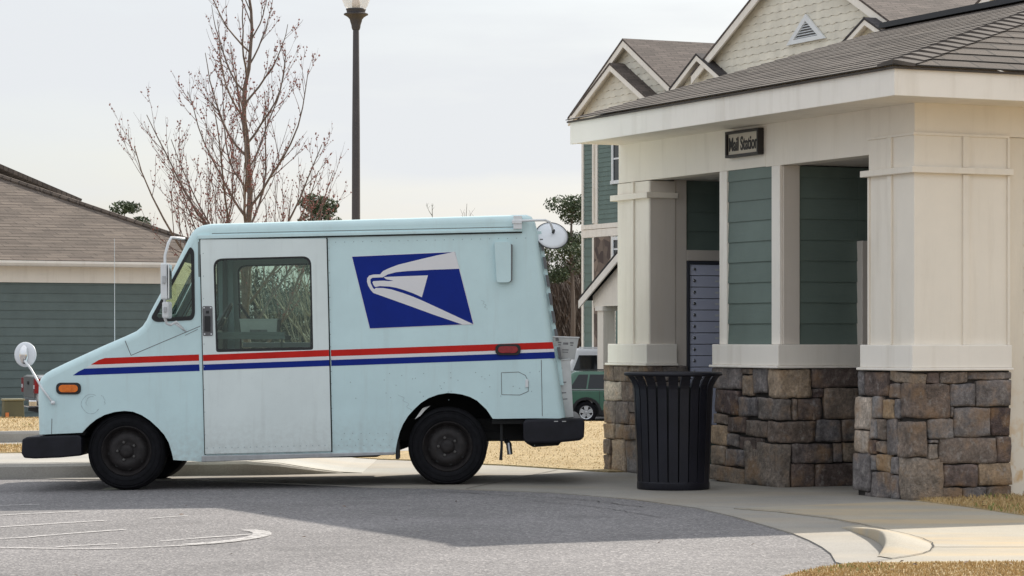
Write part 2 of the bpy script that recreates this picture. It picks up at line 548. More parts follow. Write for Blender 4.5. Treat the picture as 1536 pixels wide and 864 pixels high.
# concrete apron and gutter pan between the asphalt and the lawn
apron = [(-4.4, 23.2), (-3.6, 22.72), (-2.6, 22.36), (-1.9, 21.7), (-1.08, 20.9), (-.35, 20.45), (.31, 20.0), (.87, 19.17), (1.26, 18.19), (1.44, 17.3), (1.57, 16.44),
         (1.66, 15.8), (1.70, 15.25), (1.715, 14.75), (1.71, 14.3), (1.67, 13.75), (1.72, 13.5), (1.97, 13.87), (2.12, 14.3), (2.27, 14.86), (2.27, 15.61), (2.16, 16.56), (2.02, 17.11), (1.76, 17.7), (1.5, 18.05),
         (3.2, 18.6), (4.4, 24.5), (.83, 23.0), (-.05, 24.19), (-.8, 25.1), (-1.3, 25.75), (-1.3, 23.1), (-2.6, 23.3)]
apron_o = sheet('concrete_apron', apron, .008, M['concrete_grey'])
sheet('sidewalk', [(1.5, 18.05), (1.76, 17.7), (2.02, 17.11), (2.16, 16.56), (2.27, 15.61), (2.27, 14.86), (2.12, 14.3), (1.97, 13.87), (1.72, 13.5), (9, 13.62), (9, 16.0), (3.32, 17.3), (3.09, 18.2), (2.86, 18.9)], .012, M['concrete_tan'])
# raised walk on the far side of the lot, following the kerb
sheet('walk', [(-60, 23.5), (-2.6, 23.2), (-1.3, 23.12), (-1.3, 25.75), (-3.15, 26.4), (-4.5, 25.4), (-60, 25.4)], .004, M['concrete'], hf=kerb_rise)
sheet('verge', [(-60, 25.36), (-4.5, 25.36), (-3.15, 26.36), (-1.3, 25.7), (-.8, 25.2), (-.4, 27.4), (-60, 27.4)], .012, M['dry_grass'], hf=kerb_rise)
sheet('side_road', [(-60, 27.38), (-.4, 27.38), (-.4, 31.4), (-60, 31.4)], .02, M['concrete'])
lawn_h = lambda x: .13 if x < -.5 else .02
sheet('lawn', [(-60, 31.55), (-.4, 31.55), (-.4, 44), (-60, 44)], .14, M['dry_grass'])
sheet('side_lawn', [(-.4, 24.5), (-.05, 24.17), (.83, 22.98), (4.4, 24.4), (30, 24.4), (30, 62), (-.4, 62)], .02, M['dry_grass'])
sheet('back_lot', [(-60, 46), (40, 66), (40, 92), (-60, 92)], .01, M['asphalt'])

def kerb(name, path, rise, width=.15, mat=None):
    mb = MB(); n = len(path)
    P = [Vector((p[0], p[1], 0)) for p in path]
    rows = []
    for i, p in enumerate(P):
        t = (P[min(i+1, n-1)] - P[max(i-1, 0)]).normalized()
        nr = Vector((-t.y, t.x, 0))
        h = rise(p.x); z = gz(p.x, p.y)
        q = p + nr*width; f = p + nr*min(.02, h*.15)
        rows.append([(p.x, p.y, z-.06), (p.x+nr.x*.004, p.y+nr.y*.004, z+h*.8), (f.x+nr.x*.012, f.y+nr.y*.012, z+h), (q.x, q.y, z+h+.001), (q.x, q.y, z-.06)])
    for a, b in zip(rows, rows[1:]):
        base = len(mb.v)
        mb.add(a+b, [(k, k+1, k+6, k+5) for k in range(4)])
    o = mb.build(name, mat or M['kerb'], recalc=False)
    o['kind'] = 'structure'
    return o
kp = [(-60, 23.3)] + [(x, 23.1 - .03*(x+4.4)) for x in (-12, -8, -6, -5, -4.4, -3.8, -3.2, -2.6)] + [(-2.3, 23.03), (-2.0, 23.02), (-1.7, 23.05), (-1.5, 23.1), (-1.3, 23.18)]
kerb('kerb', kp, kerb_rise, .22)
kerb('lawn_kerb', [(-60, 31.4), (-20, 31.4), (-6, 31.4), (-.4, 31.4)], lambda x: .15, .16)

# short kerb return that rises out of the gutter pan beside the sidewalk
def smooth_line(pts, n):
    out = []
    P = [pts[0]] + list(pts) + [pts[-1]]
    for i in range(1, len(P)-2):
        for k in range(n):
            t = k/n
            out.append(tuple(.5*((2*P[i][j]) + (-P[i-1][j]+P[i+1][j])*t + (2*P[i-1][j]-5*P[i][j]+4*P[i+1][j]-P[i+2][j])*t*t + (-P[i-1][j]+3*P[i][j]-3*P[i+1][j]+P[i+2][j])*t**3) for j in range(len(P[0]))))
    out.append(tuple(pts[-1])); return out
mb = MB()
tp = smooth_line([(2.01, 16.25, .012), (2.05, 15.75, .042), (2.075, 15.25, .07), (2.06, 14.8, .078), (2.015, 14.4, .055), (1.93, 14.05, .012)], 6)
bk = smooth_line([(2.15, 16.45, .012), (2.24, 16.0, .012), (2.33, 15.45, .012), (2.34, 14.85, .012), (2.22, 14.3, .012), (2.0, 13.9, .012)], 6)
rows = []
for (x, y, h), (a, b, c) in zip(tp, bk):
    rows.append([(x-.008, y-.002, .009), (x-.003, y-.001, h*.8+.001), (x, y, h*.95), (x+.012, y, h), (x+.4*(a-x), y+.4*(b-y), h*.72+.004), (a, b, .0125)])
for a, b in zip(rows, rows[1:]): mb.add(a+b, [(k, k+1, k+7, k+6) for k in range(5)])
o = mb.build('kerb_return', M['concrete_tan'], smooth=True); o['kind'] = 'structure'

# joints and cracks in the concrete
mb = MB()
def strip(pts, w, z):
    P = [Vector((p[0], p[1], 0)) for p in pts]
    L = []
    for i, p in enumerate(P):
        t = (P[min(i+1, len(P)-1)] - P[max(i-1, 0)]).normalized(); nr = Vector((-t.y, t.x, 0))
        ww = w*(.85 + .3*rng.random())
        h = gz(p.x, p.y) + z
        L.append(((p+nr*ww).x, (p+nr*ww).y, h)); L.append(((p-nr*ww).x, (p-nr*ww).y, h))
    mb.add(L, [(2*i, 2*i+1, 2*i+3, 2*i+2) for i in range(len(P)-1)])
def dense(pts, step=.12, jit=.008):
    out = []
    for a, b in zip(pts, pts[1:]):
        d = math.dist(a, b); n = max(1, int(d/step))
        for k in range(n):
            t = k/n; out.append((a[0]+(b[0]-a[0])*t + rng.uniform(-jit, jit), a[1]+(b[1]-a[1])*t + rng.uniform(-jit, jit)))
    out.append(pts[-1]); return out
crack = [(1.26, 18.19), (1.5, 18.05), (1.76, 17.7), (2.02, 17.05), (2.15, 16.47)] + [(p[0]+.004, p[1]) for p in bk] + [(1.8, 13.6)]
strip(dense(crack, .06, .006), .004, .018)
strip(dense([(2.25, 14.66), (9, 14.6)], .3, .002), .006, .016)
strip(dense([(-.35, 20.45), (.4, 23.4)], .3, .002), .005, .0125)
o = mb.build('pavement_joints', M['joint'], recalc=False); o['kind'] = 'structure'
mb = MB()
strip(dense([(-.62, 20.3), (-.3, 20.0), (.05, 19.6), (.5, 19.2), (.9, 18.3)], .1, .025), .006, .004)
strip(dense([(-.9, 20.0), (-.45, 20.05), (-.2, 19.9)], .1, .02), .005, .004)
strip(dense([(.15, 19.0), (.55, 18.4), (1.0, 17.2)], .1, .02), .004, .004)
o = mb.build('asphalt_cracks', M['joint'], recalc=False); o['kind'] = 'structure'

# worn painted loop on the asphalt; points projected from image pixels
mb = MB()
LINES = [([(-6.2, 15.9), (-5, 15.6), (-4, 15.4), (-2.93, 15.18), (-2.52, 15.05), (-2.22, 15.01), (-2.02, 15.09), (-1.81, 15.2), (-1.67, 15.33), (-1.57, 15.49), (-1.5, 15.68), (-1.46, 15.88), (-1.49, 16.13), (-1.56, 16.28), (-1.65, 16.35)], .035),
         ([(-2.04, 15.5), (-1.85, 15.71), (-1.65, 15.88), (-1.55, 15.98), (-1.52, 16.12)], .03),
         ([(-4.5, 17.2), (-3.48, 18.1), (-3.24, 18.27), (-2.99, 18.4)], .035), ([(-4.6, 15.9), (-3.25, 16.93), (-2.96, 17.18), (-2.66, 17.41)], .035),
         ([(-4.4, 15.2), (-3.05, 15.9), (-2.85, 16.07), (-2.65, 16.29), (-2.4, 16.53)], .035), ([(-2.59, 15.18), (-2.43, 15.28), (-2.27, 15.35)], .03),
         ([(-2.39, 17.55), (-2.27, 17.68), (-2.16, 17.76)], .025), ([(-3.69, 19.2), (-3.55, 19.25), (-3.42, 19.29)], .04)]
for pts, w in LINES:
    strip(smooth_line(pts, 8), w*.72, .005)
# thicker hook at the tip of the loop
strip(smooth_line([(-1.85, 15.2), (-1.65, 15.4), (-1.54, 15.65), (-1.5, 15.9), (-1.53, 16.14), (-1.6, 16.28)], 8), .05, .006)
o = mb.build('worn_road_marking', M['line'], recalc=False); o['kind'] = 'structure'

# grass blades
def blades(name, poly, n, h0, h1, zf, lean=.5):
    mb = MB()
    xs = [p[0] for p in poly]; ys = [p[1] for p in poly]
    def inside(x, y):
        c = False; j = len(poly)-1
        for i in range(len(poly)):
            (xi, yi), (xj, yj) = poly[i], poly[j]
            if (yi > y) != (yj > y) and x < (xj-xi)*(y-yi)/(yj-yi)+xi: c = not c
            j = i
        return c
    k = 0
    while k < n:
        x = rng.uniform(min(xs), max(xs)); y = rng.uniform(min(ys), max(ys))
        if not inside(x, y): continue
        k += 1
        nz = noise.noise((x*1.7, y*1.7, 3))
        h = rng.uniform(h0, h1)*(1+.6*nz); a = rng.uniform(0, 6.283); w = .0022 + .0025*rng.random()
        b = rng.uniform(0, 6.283); l = rng.uniform(.1, lean*2)*h
        z = zf(x, y)
        dx, dy = math.cos(a)*w, math.sin(a)*w
        ex, ey = math.cos(b)*l, math.sin(b)*l
        t = rng.random()*.92 + .0
        if nz > .25 and rng.random() < .12: t = .97
        mb.add([(x-dx, y-dy, z-.01), (x+dx, y+dy, z-.01), (x+ex*.4+dx*.7, y+ey*.4+dy*.7, z+h*.6), (x+ex*.4-dx*.7, y+ey*.4-dy*.7, z+h*.6), (x+ex, y+ey, z+h)], [(0, 1, 2, 3), (3, 2, 4)], t)
    o = mb.build(name, M['blades'], recalc=False); o['kind'] = 'stuff'
    return o
near = [(1.0, 12.0), (1.2, 12.55), (1.39, 12.95), (1.54, 13.22), (1.72, 13.46), (2.15, 13.55), (2.62, 13.57), (4, 13.58), (4, 12), (.9, 11.6)]
sheet('front_lawn', [(.4, -20), (.4, 4), (.5, 8), (.7, 10.5), (1.0, 12.0), (1.2, 12.6), (1.39, 13.0), (1.54, 13.3), (1.72, 13.55), (2.15, 13.64), (9, 13.66), (9, -20)], .02, M['dry_grass'])
blades('front_grass', near, 30000, .006, .018, lambda x, y: .02)
wallbed = [(2.9, 18.95), (2.86, 18.9), (3.09, 18.2), (3.32, 17.3), (4.6, 16.95), (4.6, 19.8), (3.0, 19.0)]
sheet('wall_bed', [(2.95, 18.99), (2.86, 18.9), (3.09, 18.2), (3.32, 17.3), (9, 16.0), (9, 22.2), (2.95, 19.05)], .016, M['dry_grass'])
blades('wall_grass', wallbed, 9000, .012, .035, lambda x, y: .016)
blades('lawn_grass', [(-.4, 24.55), (-.05, 24.2), (.83, 23.02), (1.6, 23.3), (2.3, 37), (-.4, 37)], 7000, .006, .016, lambda x, y: gz(x, y)+.02, .9)
blades('verge_grass', [(-5.6, 25.4), (-4.55, 25.4), (-4.2, 27.4), (-6.0, 27.4)], 5000, .008, .024, lambda x, y: gz(x, y)+.142, .8)
blades('lawn_fringe', [(-6.5, 31.6), (-4.6, 31.6), (-4.6, 40), (-8, 40)], 5000, .01, .03, lambda x, y: gz(x, y)+.142, .8)

# fallen leaves and twigs blown over the lawn and the lot
mb = MB()
for k in range(150):
    if k < 90: x, y, z = rng.uniform(-.2, 2.2), rng.uniform(25, 35), .035
    elif k < 112: x, y, z = rng.uniform(-2.8, 1.4), rng.uniform(13.2, 19.5), .006
    else: x, y, z = rng.uniform(1.5, 3.4), rng.uniform(12.9, 13.5), .035
    if k >= 140: x, y, z = rng.uniform(3.0, 3.6), rng.uniform(17.6, 18.6), .04
    a = rng.uniform(0, 6.28); s_ = rng.uniform(.008, .022); u = Vector((math.cos(a), math.sin(a), rng.uniform(-.2, .4))); v_ = Vector((-math.sin(a), math.cos(a), rng.uniform(-.3, .5)))
    c = Vector((x, y, gz(x, y)+z))
    mb.add([c-u*s_, c+v_*s_*.5, c+u*s_, c-v_*s_*.4+Vector((0, 0, .004))], [(0, 1, 2), (0, 2, 3)])
o = mb.build('leaf_litter', painted('dead_leaf', (.13, .075, .04), .8, .4, 20), recalc=False); o['kind'] = 'stuff'

# ------------------------------------------------------------------ mail station
# local axes: +x runs into the building from its long front, +y runs along the front away from the street corner
ROT = math.atan2(.4194, .9078)  # shelter place, angle and part sizes solved from image pixels, then rounded
ST = tag(empty('mail_station', (2.87, 19.01, 0), ROT), 'cream hip roofed mail shelter with stone pillar bases and open bays', 'building')

def rock(mb, x0, x1, y0, y1, z0, z1, tone, n=8, r=.009, rough=.007):
    """one rough stone: a rounded block with an uneven face"""
    c = Vector(((x0+x1)/2, (y0+y1)/2, (z0+z1)/2)); h = Vector(((x1-x0)/2, (y1-y0)/2, (z1-z0)/2))
    rr = min(r, min(h)*.8); inn = h - Vector((rr, rr, rr))
    seed = Vector((rng.uniform(0, 50), rng.uniform(0, 50), rng.uniform(0, 50)))
    sk = Vector((rng.uniform(-.05, .05), rng.uniform(-.05, .05), rng.uniform(-.05, .05)))
    idx = {}; vs = []; fs = []
    def vert(i, j, k):
        key = (i, j, k)
        if key in idx: return idx[key]
        p = Vector((h.x*(2*i/n-1), h.y*(2*j/n-1), h.z*(2*k/n-1)))
        q = Vector(tuple(max(-inn[a], min(inn[a], p[a])) for a in range(3)))
        d = p - q
        if d.length > 1e-9: p = q + d.normalized()*rr
        p.y += sk.x*p.z; p.z += sk.y*p.y + sk.z*p.x*.3
        nn = Vector((noise.noise(p*7+seed), noise.noise(p*7+seed*1.7), noise.noise(p*7+seed*2.3)))
        n2 = Vector((noise.noise(p*22+seed), noise.noise(p*22+seed*1.7), noise.noise(p*22+seed*2.3)))
        p = p + nn*rough*1.5 + n2*rough*.7
        idx[key] = len(vs); vs.append(c + p); return idx[key]
    for a in range(n):
        for b in range(n):
            for s in (0, n):
                fs.append((vert(a, b, s), vert(a+1, b, s), vert(a+1, b+1, s), vert(a, b+1, s)) if s else (vert(a, b, s), vert(a, b+1, s), vert(a+1, b+1, s), vert(a+1, b, s)))
                fs.append((vert(s, a, b), vert(s, a+1, b), vert(s, a+1, b+1), vert(s, a, b+1)) if s else (vert(s, a, b), vert(s, a, b+1), vert(s, a+1, b+1), vert(s, a+1, b)))
                fs.append((vert(a, s, b), vert(a, s, b+1), vert(a+1, s, b+1), vert(a+1, s, b)) if s else (vert(a, s, b), vert(a+1, s, b), vert(a+1, s, b+1), vert(a, s, b+1)))
    mb.add(vs, fs, tone)

def tone(): return rng.random()
OUT = .05
def stone_base(name, y0, front, side, corner, core, extra=None):
    """front: stones on the long front (y from y0 away, z); side: stones on the street-side return (x, z); corner: both"""
    mb = MB()
    g = .0012
    for (a, b, z0, z1, t) in front:
        rock(mb, -OUT*rng.uniform(.88, 1.1), .09, y0+a+g, y0+b-g, z0+g, z1-g, t)
    for (a, b, z0, z1, t) in side:
        rock(mb, a+g, b-g, y0-OUT*rng.uniform(.85, 1.05), y0+.09, z0+g, z1-g, t)
    for (a, b, z0, z1, t) in corner:
        rock(mb, -OUT*1.05, b-g, y0-OUT*1.0, y0+a-g, z0+g, z1-g, t, n=10, r=.011, rough=.009)
    o = mb.build(name, M['stone'], ST, smooth=True, recalc=False)
    mc = MB(); mc.box(*core)
    mc.build('mortar', M['mortar'], o)
    return o

# right-hand pillar base, stones as laid
def rp(l, f): return [f(*q) for q in l]
sx = lambda c: (c-387)/475*.80
sz = lambda c: (770-c)/678*.925
fy = lambda c: (387-c)/292*.73
side = [(sx(a), sx(c), sz(d), sz(b), t) for (a, b, c, d, t) in [
    (432, 95, 495, 155, .62), (497, 95, 638, 155, .2), (640, 95, 862, 135, .3), (552, 157, 677, 277, .34), (680, 137, 862, 278, .7),
    (442, 337, 565, 445, .76), (567, 282, 757, 437, .72), (760, 282, 862, 432, .0), (437, 470, 490, 555, .8), (495, 440, 785, 576, .2),
    (788, 437, 862, 576, .62), (515, 580, 690, 697, .62), (695, 580, 862, 695, .9), (505, 700, 612, 772, .55), (614, 700, 738, 772, .36), (740, 698, 862, 772, .16), (552, 282, 565, 335, .3), (437, 447, 490, 468, .3)]]
front = [(fy(c), fy(a), sz(d), sz(b), t) for (a, b, c, d, t) in [
    (113, 95, 148, 224, .34), (150, 95, 283, 224, .05), (286, 155, 343, 235, .3), (100, 232, 190, 410, .98), (193, 226, 248, 343, .76),
    (250, 240, 310, 343, .88), (312, 240, 343, 343, .34), (178, 345, 220, 458, .76), (222, 345, 268, 460, .55), (270, 345, 326, 535, .3),
    (96, 415, 170, 532, .98), (172, 461, 213, 537, .0), (215, 462, 268, 527, .55), (90, 536, 178, 740, .32), (180, 540, 213, 622, .76),
    (215, 530, 288, 627, .88), (290, 540, 333, 637, .72), (150, 742, 182, 768, .3), (185, 627, 288, 768, .3), (290, 640, 333, 768, .34)]]
corner = [(fy(a), sx(c), sz(d), sz(b), t) for (a, b, c, d, t) in [
    (346, 157, 548, 333, .12), (337, 545, 510, 770, .48), (328, 352, 430, 540, .18), (287, 95, 428, 152, .5)]]
stone_base('stone_base', 0, front, side, corner, (-.015, .80, -.015, .72, -.05, .928))
# middle block base
fm = lambda c: (372-c)/204*1.02
sm = lambda c: (c-372)/245*.69
zm = lambda c: (798-c)/380*.928
side = [(sm(a), sm(c), zm(d), zm(b), t) for (a, b, c, d, t) in [
    (460, 418, 617, 480, .62), (460, 482, 497, 512, .0), (499, 482, 617, 580, .55), (413, 514, 490, 582, .64), (397, 514, 411, 582, .2),
    (472, 583, 555, 654, .34), (558, 582, 617, 652, .72), (395, 656, 527, 720, .66), (529, 656, 557, 718, .3), (559, 656, 617, 716, .5), (395, 722, 470, 798, .62), (472, 722, 617, 798, .05), (460, 514, 470, 582, .3)]]
front = [(fm(c), fm(a), zm(d), zm(b), t) for (a, b, c, d, t) in [
    (168, 418, 262, 488, .3), (262, 440, 297, 508, .5), (299, 418, 343, 500, .36), (175, 490, 252, 570, .0), (254, 512, 308, 576, .34), (172, 572, 215, 606, .55),
    (217, 576, 273, 630, .06), (275, 586, 341, 640, .2), (160, 608, 215, 674, .9), (217, 632, 250, 675, .3), (252, 642, 325, 682, .05), (162, 677, 207, 741, .5),
    (209, 684, 270, 741, .34), (158, 743, 270, 795, .48), (262, 418, 297, 438, .2)]]
corner = [(fm(a), sm(c), zm(d), zm(b), t) for (a, b, c, d, t) in [
    (345, 418, 458, 510, .92), (312, 513, 395, 582, .4), (343, 586, 470, 654, .14), (273, 656, 392, 798, .45)]]
stone_base('stone_base', 1.85, front, side, corner, (-.015, .69, 1.835, 2.86, -.05, .928))
# far pillar base
def courses(w, hs, lo, hi):
    out = []; z = 0
    for h in hs:
        x = 0
        while x < w - .03:
            q = rng.uniform(lo, hi)
            if w - x - q < .1: q = w - x
            if h > .17 and rng.random() < .35:
                out.append((x, x+q, z, z+h*.52, tone())); out.append((x, x+q, z+h*.52, z+h, tone()))
            else: out.append((x, x+q, z, z+h, tone()))
            x += q
        z += h
    return out
front = [(a+.12, b+.12, c, d, t) for a, b, c, d, t in courses(.66, (.29, .13, .2, .17, .138), .15, .36)]
side = [(a+.1, b+.1, c, d, t) for a, b, c, d, t in courses(.25, (.24, .15, .2, .2, .138), .1, .3)]
corner = [(.12, .10, a, b, t) for a, b, t in ((0, .27, .5), (.27, .43, .2), (.43, .62, .62), (.62, .79, .3), (.79, .928, .14))]
stone_base('stone_base', 4.04, front, side, corner, (-.015, .34, 4.025, 4.80, -.05, .928))

def part(name, mat, *boxes, bevel=.004, parent=None):
    mb = MB()
    for b in boxes: mb.box(*b)
    return mb.build(name, mat, parent or ST, bevel=bevel)

# caps on the stone: a tall board with a thin lip
def cap(y0, y1, x1):
    part('pillar_cap', M['trim_white'], (-.055, x1, y0, y1, .95, 1.115), (-.075, x1+.002, y0-.02, y1+.02, .930, .9495), bevel=.006)
cap(-.055, .64, .80)
cap(1.815, 2.865, .69)
cap(4.0, 4.735, .24)

# right-hand pillar shaft with its battens and band
def pillar(y0, y1, x1, bat_f, bat_s, zt=2.505):
    p = part('pillar_shaft', M['cream'], (-.012, x1, y0, y1, 1.112, zt))
    return p
sh = part('pillar_shaft', M['cream'], (-.012, .80, -.012, .587, 1.112, 2.615))
mb = MB()
mb.box(-.030, -.0125, .262, .315, 1.115, 2.34); mb.box(-.030, -.0125, .262, .315, 2.39, 2.612)
mb.box(.396, .448, -.030, -.0125, 1.115, 2.34); mb.box(.396, .448, -.030, -.0125, 2.39, 2.612)
mb.box(-.024, -.0125, .565, .587, 1.115, 2.34)
mb.box(-.026, .80, -.026, .592, 2.612, 2.632)
mb.box(.782, .802, -.030, -.0125, 1.115, 2.34); mb.box(.782, .802, -.030, -.0125, 2.39, 2.612)
mb.build('batten', M['cream'], sh, bevel=.003)
part('trim_band', M['cream'], (-.055, .815, -.055, .64, 2.342, 2.388), parent=sh)
# far pillar shaft
sh2 = part('pillar_shaft', M['cream'], (-.012, .24, 4.044, 4.629, 1.112, 2.505))
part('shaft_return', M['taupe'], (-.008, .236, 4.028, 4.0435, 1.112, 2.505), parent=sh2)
part('batten', M['cream'], (-.030, -.0125, 4.30, 4.345, 1.115, 2.355), (-.030, -.0125, 4.30, 4.345, 2.408, 2.505), parent=sh2, bevel=.003)
part('trim_band', M['cream'], (-.055, .25, 4.0, 4.69, 2.357, 2.406), parent=sh2)

# the long beam over the bays, with a board joint; wall above the street side
mb = MB()
mb.box(0, .16, .003, 2.10, 2.508, 2.90); mb.box(0, .16, 2.104, 4.629, 2.512, 2.90)
mb.box(.163, 5.6, 0, .16, 2.622, 2.90); mb.box(0, .163, 0, .002, 2.62, 2.90)
mb.build('beam', M['cream'], ST, bevel=.003)
part('soffit', M['cream'], (-.455, .02, -.455, 4.60, 2.842, 2.862), (.0201, 6.0, -.455, .02, 2.842, 2.862), bevel=0)
part('fascia', M['trim_white'], (-.485, -.4555, -.485, 1.9, 2.836, 3.024), (-.485, -.4555, 1.902, 4.60, 2.836, 3.024), (-.4554, 6.1, -.485, -.4555, 2.836, 3.024), bevel=.003)
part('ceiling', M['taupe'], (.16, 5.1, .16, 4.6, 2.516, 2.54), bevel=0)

def laps(mb, o, along, out, length, z0, z1, step, lap=.013, jit=.25):
    """lap boards on a vertical wall: o = start point, along / out = unit vectors in plan"""
    z = z0; k = 0
    while z < z1 - .01:
        t = min(z1, z+step)
        a = Vector((o[0], o[1], 0)); b = a + Vector((along[0], along[1], 0))*length; n = Vector((out[0], out[1], 0))
        pts = [a+n*.0, b+n*.0, b+n*lap, a+n*lap, a+n*0, b+n*0, b+n*.003, a+n*.003]
        for i in range(4): pts[i] = pts[i] + Vector((0, 0, z))
        for i in range(4, 8): pts[i] = pts[i] + Vector((0, 0, t))
        mb.hexa(pts, rng.random())
        z = t; k += 1
    return mb
# middle block: core, siding on the front and on the return, corner boards
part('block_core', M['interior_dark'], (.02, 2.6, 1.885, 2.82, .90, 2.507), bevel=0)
laps(MB(), (.018, 2.001), (0, 1), (-1, 0), .708, 1.117, 2.625, .163).build('siding', M['green_siding'], ST, recalc=True)
laps(MB(), (.168, 1.883), (1, 0), (0, -1), .535, 1.117, 2.507, .163).build('siding', M['green_siding'], ST, recalc=True)
part('corner_board', M['trim_white'], (-.006, .020, 1.872, 2.0, 1.116, 2.507), (-.006, .02, 2.709, 2.83, 1.116, 2.51))
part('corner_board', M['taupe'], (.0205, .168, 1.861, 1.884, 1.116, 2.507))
part('board', M['taupe'], (.70, .7995, 1.80, 1.9, .0, 1.93), (.80, 2.2, 1.80, 1.9, 1.84, 1.93), bevel=.004)
laps(MB(), (.7035, 1.883), (1, 0), (0, -1), 1.9, 1.932, 2.507, .163).build('siding', M['green_siding'], ST)
part('recess_panel', M['mailbox'], (.80, 2.2, 1.86, 1.885, .4, 1.84), bevel=0)
# wall of the far bay that holds the mailboxes
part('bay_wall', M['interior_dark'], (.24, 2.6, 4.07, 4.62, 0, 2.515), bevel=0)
part('board', M['taupe'], (.242, .352, 4.04, 4.07, .02, 2.515), (.353, 1.75, 4.04, 4.07, 1.828, 1.92), (.353, 1.75, 4.04, 4.07, .275, .39), bevel=.004)
laps(MB(), (.354, 4.068), (1, 0), (0, -1), 2.2, 1.921, 2.515, .163).build('siding', M['green_siding'], ST)
laps(MB(), (.354, 4.068), (1, 0), (0, -1), 2.2, .0, .274, .137).build('siding', M['green_siding'], ST)
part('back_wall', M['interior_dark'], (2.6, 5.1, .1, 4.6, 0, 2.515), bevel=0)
# street-side wall beyond the pillar
part('corner_post', M['cream_stained'], (.803, .945, .012, .1, 0, 2.62), bevel=.004)
laps(MB(), (.945, .035), (1, 0), (0, -1), 4.2, .05, 2.62, .163).build('siding', M['cream_siding'], ST)
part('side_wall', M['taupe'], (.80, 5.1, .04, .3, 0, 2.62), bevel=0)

# roof: two slopes meeting at a hip, a ridge parallel to the front, a gable at the far end
E0, EZ, RX, RZ, RY = -.515, 3.045, 2.81, 3.045+.29*3.325, 1.53
def fslope(s): return (E0 + (RX-E0)*s, EZ + (RZ-EZ)*s)
mb = MB(); N = 24
for i in range(N):
    s0, s1 = i/N, (i+1)/N
    (xa, za), (xb, zb) = fslope(s0), fslope(s1)
    ya, yb = E0 + (RY-E0)*s0, E0 + (RY-E0)*s1
    lift = .003
    # long strip split into shingle-length runs so the butt edges waver slightly
    y = ya; runs = []
    while y < 4.62:
        y2 = min(4.62, y + rng.uniform(.7, 1.3)); runs.append((y, y2)); y = y2
    for (p, q) in runs:
        j = rng.uniform(-.0012, .0016)
        p2 = max(p, yb) if p == ya else p
        mb.add([(xa-.004, p, za-.004+j), (xa-.004, q, za-.004+j), (xa-.004, q, za+lift+j), (xa-.004, p, za+lift+j), (xb, p2, zb), (xb, q, zb)],
               [(0, 1, 2, 3), (3, 2, 5, 4)])
roof = mb.build('roof', M['shingle'], ST, recalc=False, uv=lambda c: (c.y, (c.x-E0)*1.04))
mb = MB(); N = 15
L2 = math.hypot(RY-E0, RZ-EZ)
for i in range(N):
    s0, s1 = i/N, (i+1)/N
    ya, yb = E0+(RY-E0)*s0, E0+(RY-E0)*s1
    za, zb = EZ+(RZ-EZ)*s0, EZ+(RZ-EZ)*s1
    xa, xb = E0+(RX-E0)*s0, E0+(RX-E0)*s1
    Xa, Xb = 6.14-(RX-E0)*s0, 6.14-(RX-E0)*s1
    mb.add([(xa, ya-.004, za-.004), (Xa, ya-.004, za-.004), (Xa, ya-.004, za+.006), (xa, ya-.004, za+.006), (xb, yb, zb), (Xb, yb, zb)], [(1, 0, 3, 2), (2, 3, 4, 5)])
mb.build('hip_slope', M['shingle'], roof, recalc=False, uv=lambda c: (c.x, (c.y-E0)/(RY-E0)*L2))
mb = MB()
mb.add([(6.14, E0, EZ), (6.14, 4.62, EZ), (RX, 4.62, RZ), (RX, RY, RZ)], [(0, 1, 2, 3)])
mb.build('back_slope', M['shingle'], roof, uv=lambda c: (c.y, c.x))
mb = MB(); mb.plate([(-.45, 2.86), (6.0, 2.86), (6.0, 3.03), (RX, RZ-.05), (-.45, 3.03)], [], 4.5, 4.595, 'y')
mb.build('gable_wall', M['cream_siding'], ST)
# hip caps: overlapping folded shingles
mb = MB()
A = Vector((E0, E0, EZ)); B = Vector((RX, RY, RZ)); d = B - A; nC = 27
e1 = Vector((0, 1, 0)); e2 = Vector((1, 0, 0))
for i in range(nC):
    p = A + d*(i/nC); q = A + d*((i+1.5)/nC); wdt = .17
    up = Vector((0, 0, .036)); up2 = Vector((0, 0, .010))
    # left wing lies on the front slope, right wing on the street slope
    lw = Vector((-.02, wdt, 0)); lw.z = .29*lw.x
    rw = Vector((wdt, -.02, 0)); rw.z = (RZ-EZ)/(RY-E0)*rw.y
    mb.add([p+lw+up*.6, p+up, p+rw+up*.6, q+lw+up2*.6, q+up2, q+rw+up2*.6, p+lw, p+Vector((0, 0, .004)), p+rw], [(0, 1, 4, 3), (1, 2, 5, 4), (6, 7, 1, 0), (7, 8, 2, 1)], rng.random())
mb.build('hip_cap', M['shingle_cap'], roof, recalc=False)
mb = MB()
mb.hexa([(RX-.16, RY-.1, RZ-.02), (RX+.16, RY-.1, RZ-.02), (RX+.16, 4.63, RZ-.02), (RX-.16, 4.63, RZ-.02), (RX-.13, RY-.1, RZ+.035), (RX+.13, RY-.1, RZ+.035), (RX+.13, 4.63, RZ+.035), (RX-.13, 4.63, RZ+.035)])
mb.build('ridge_vent', M['ridge_black'], roof)
part('drip_edge', M['drip'], (-.508, -.4855, -.508, 4.62, 3.02, 3.034), (-.4855, 6.1, -.508, -.4855, 3.02, 3.034), bevel=0)

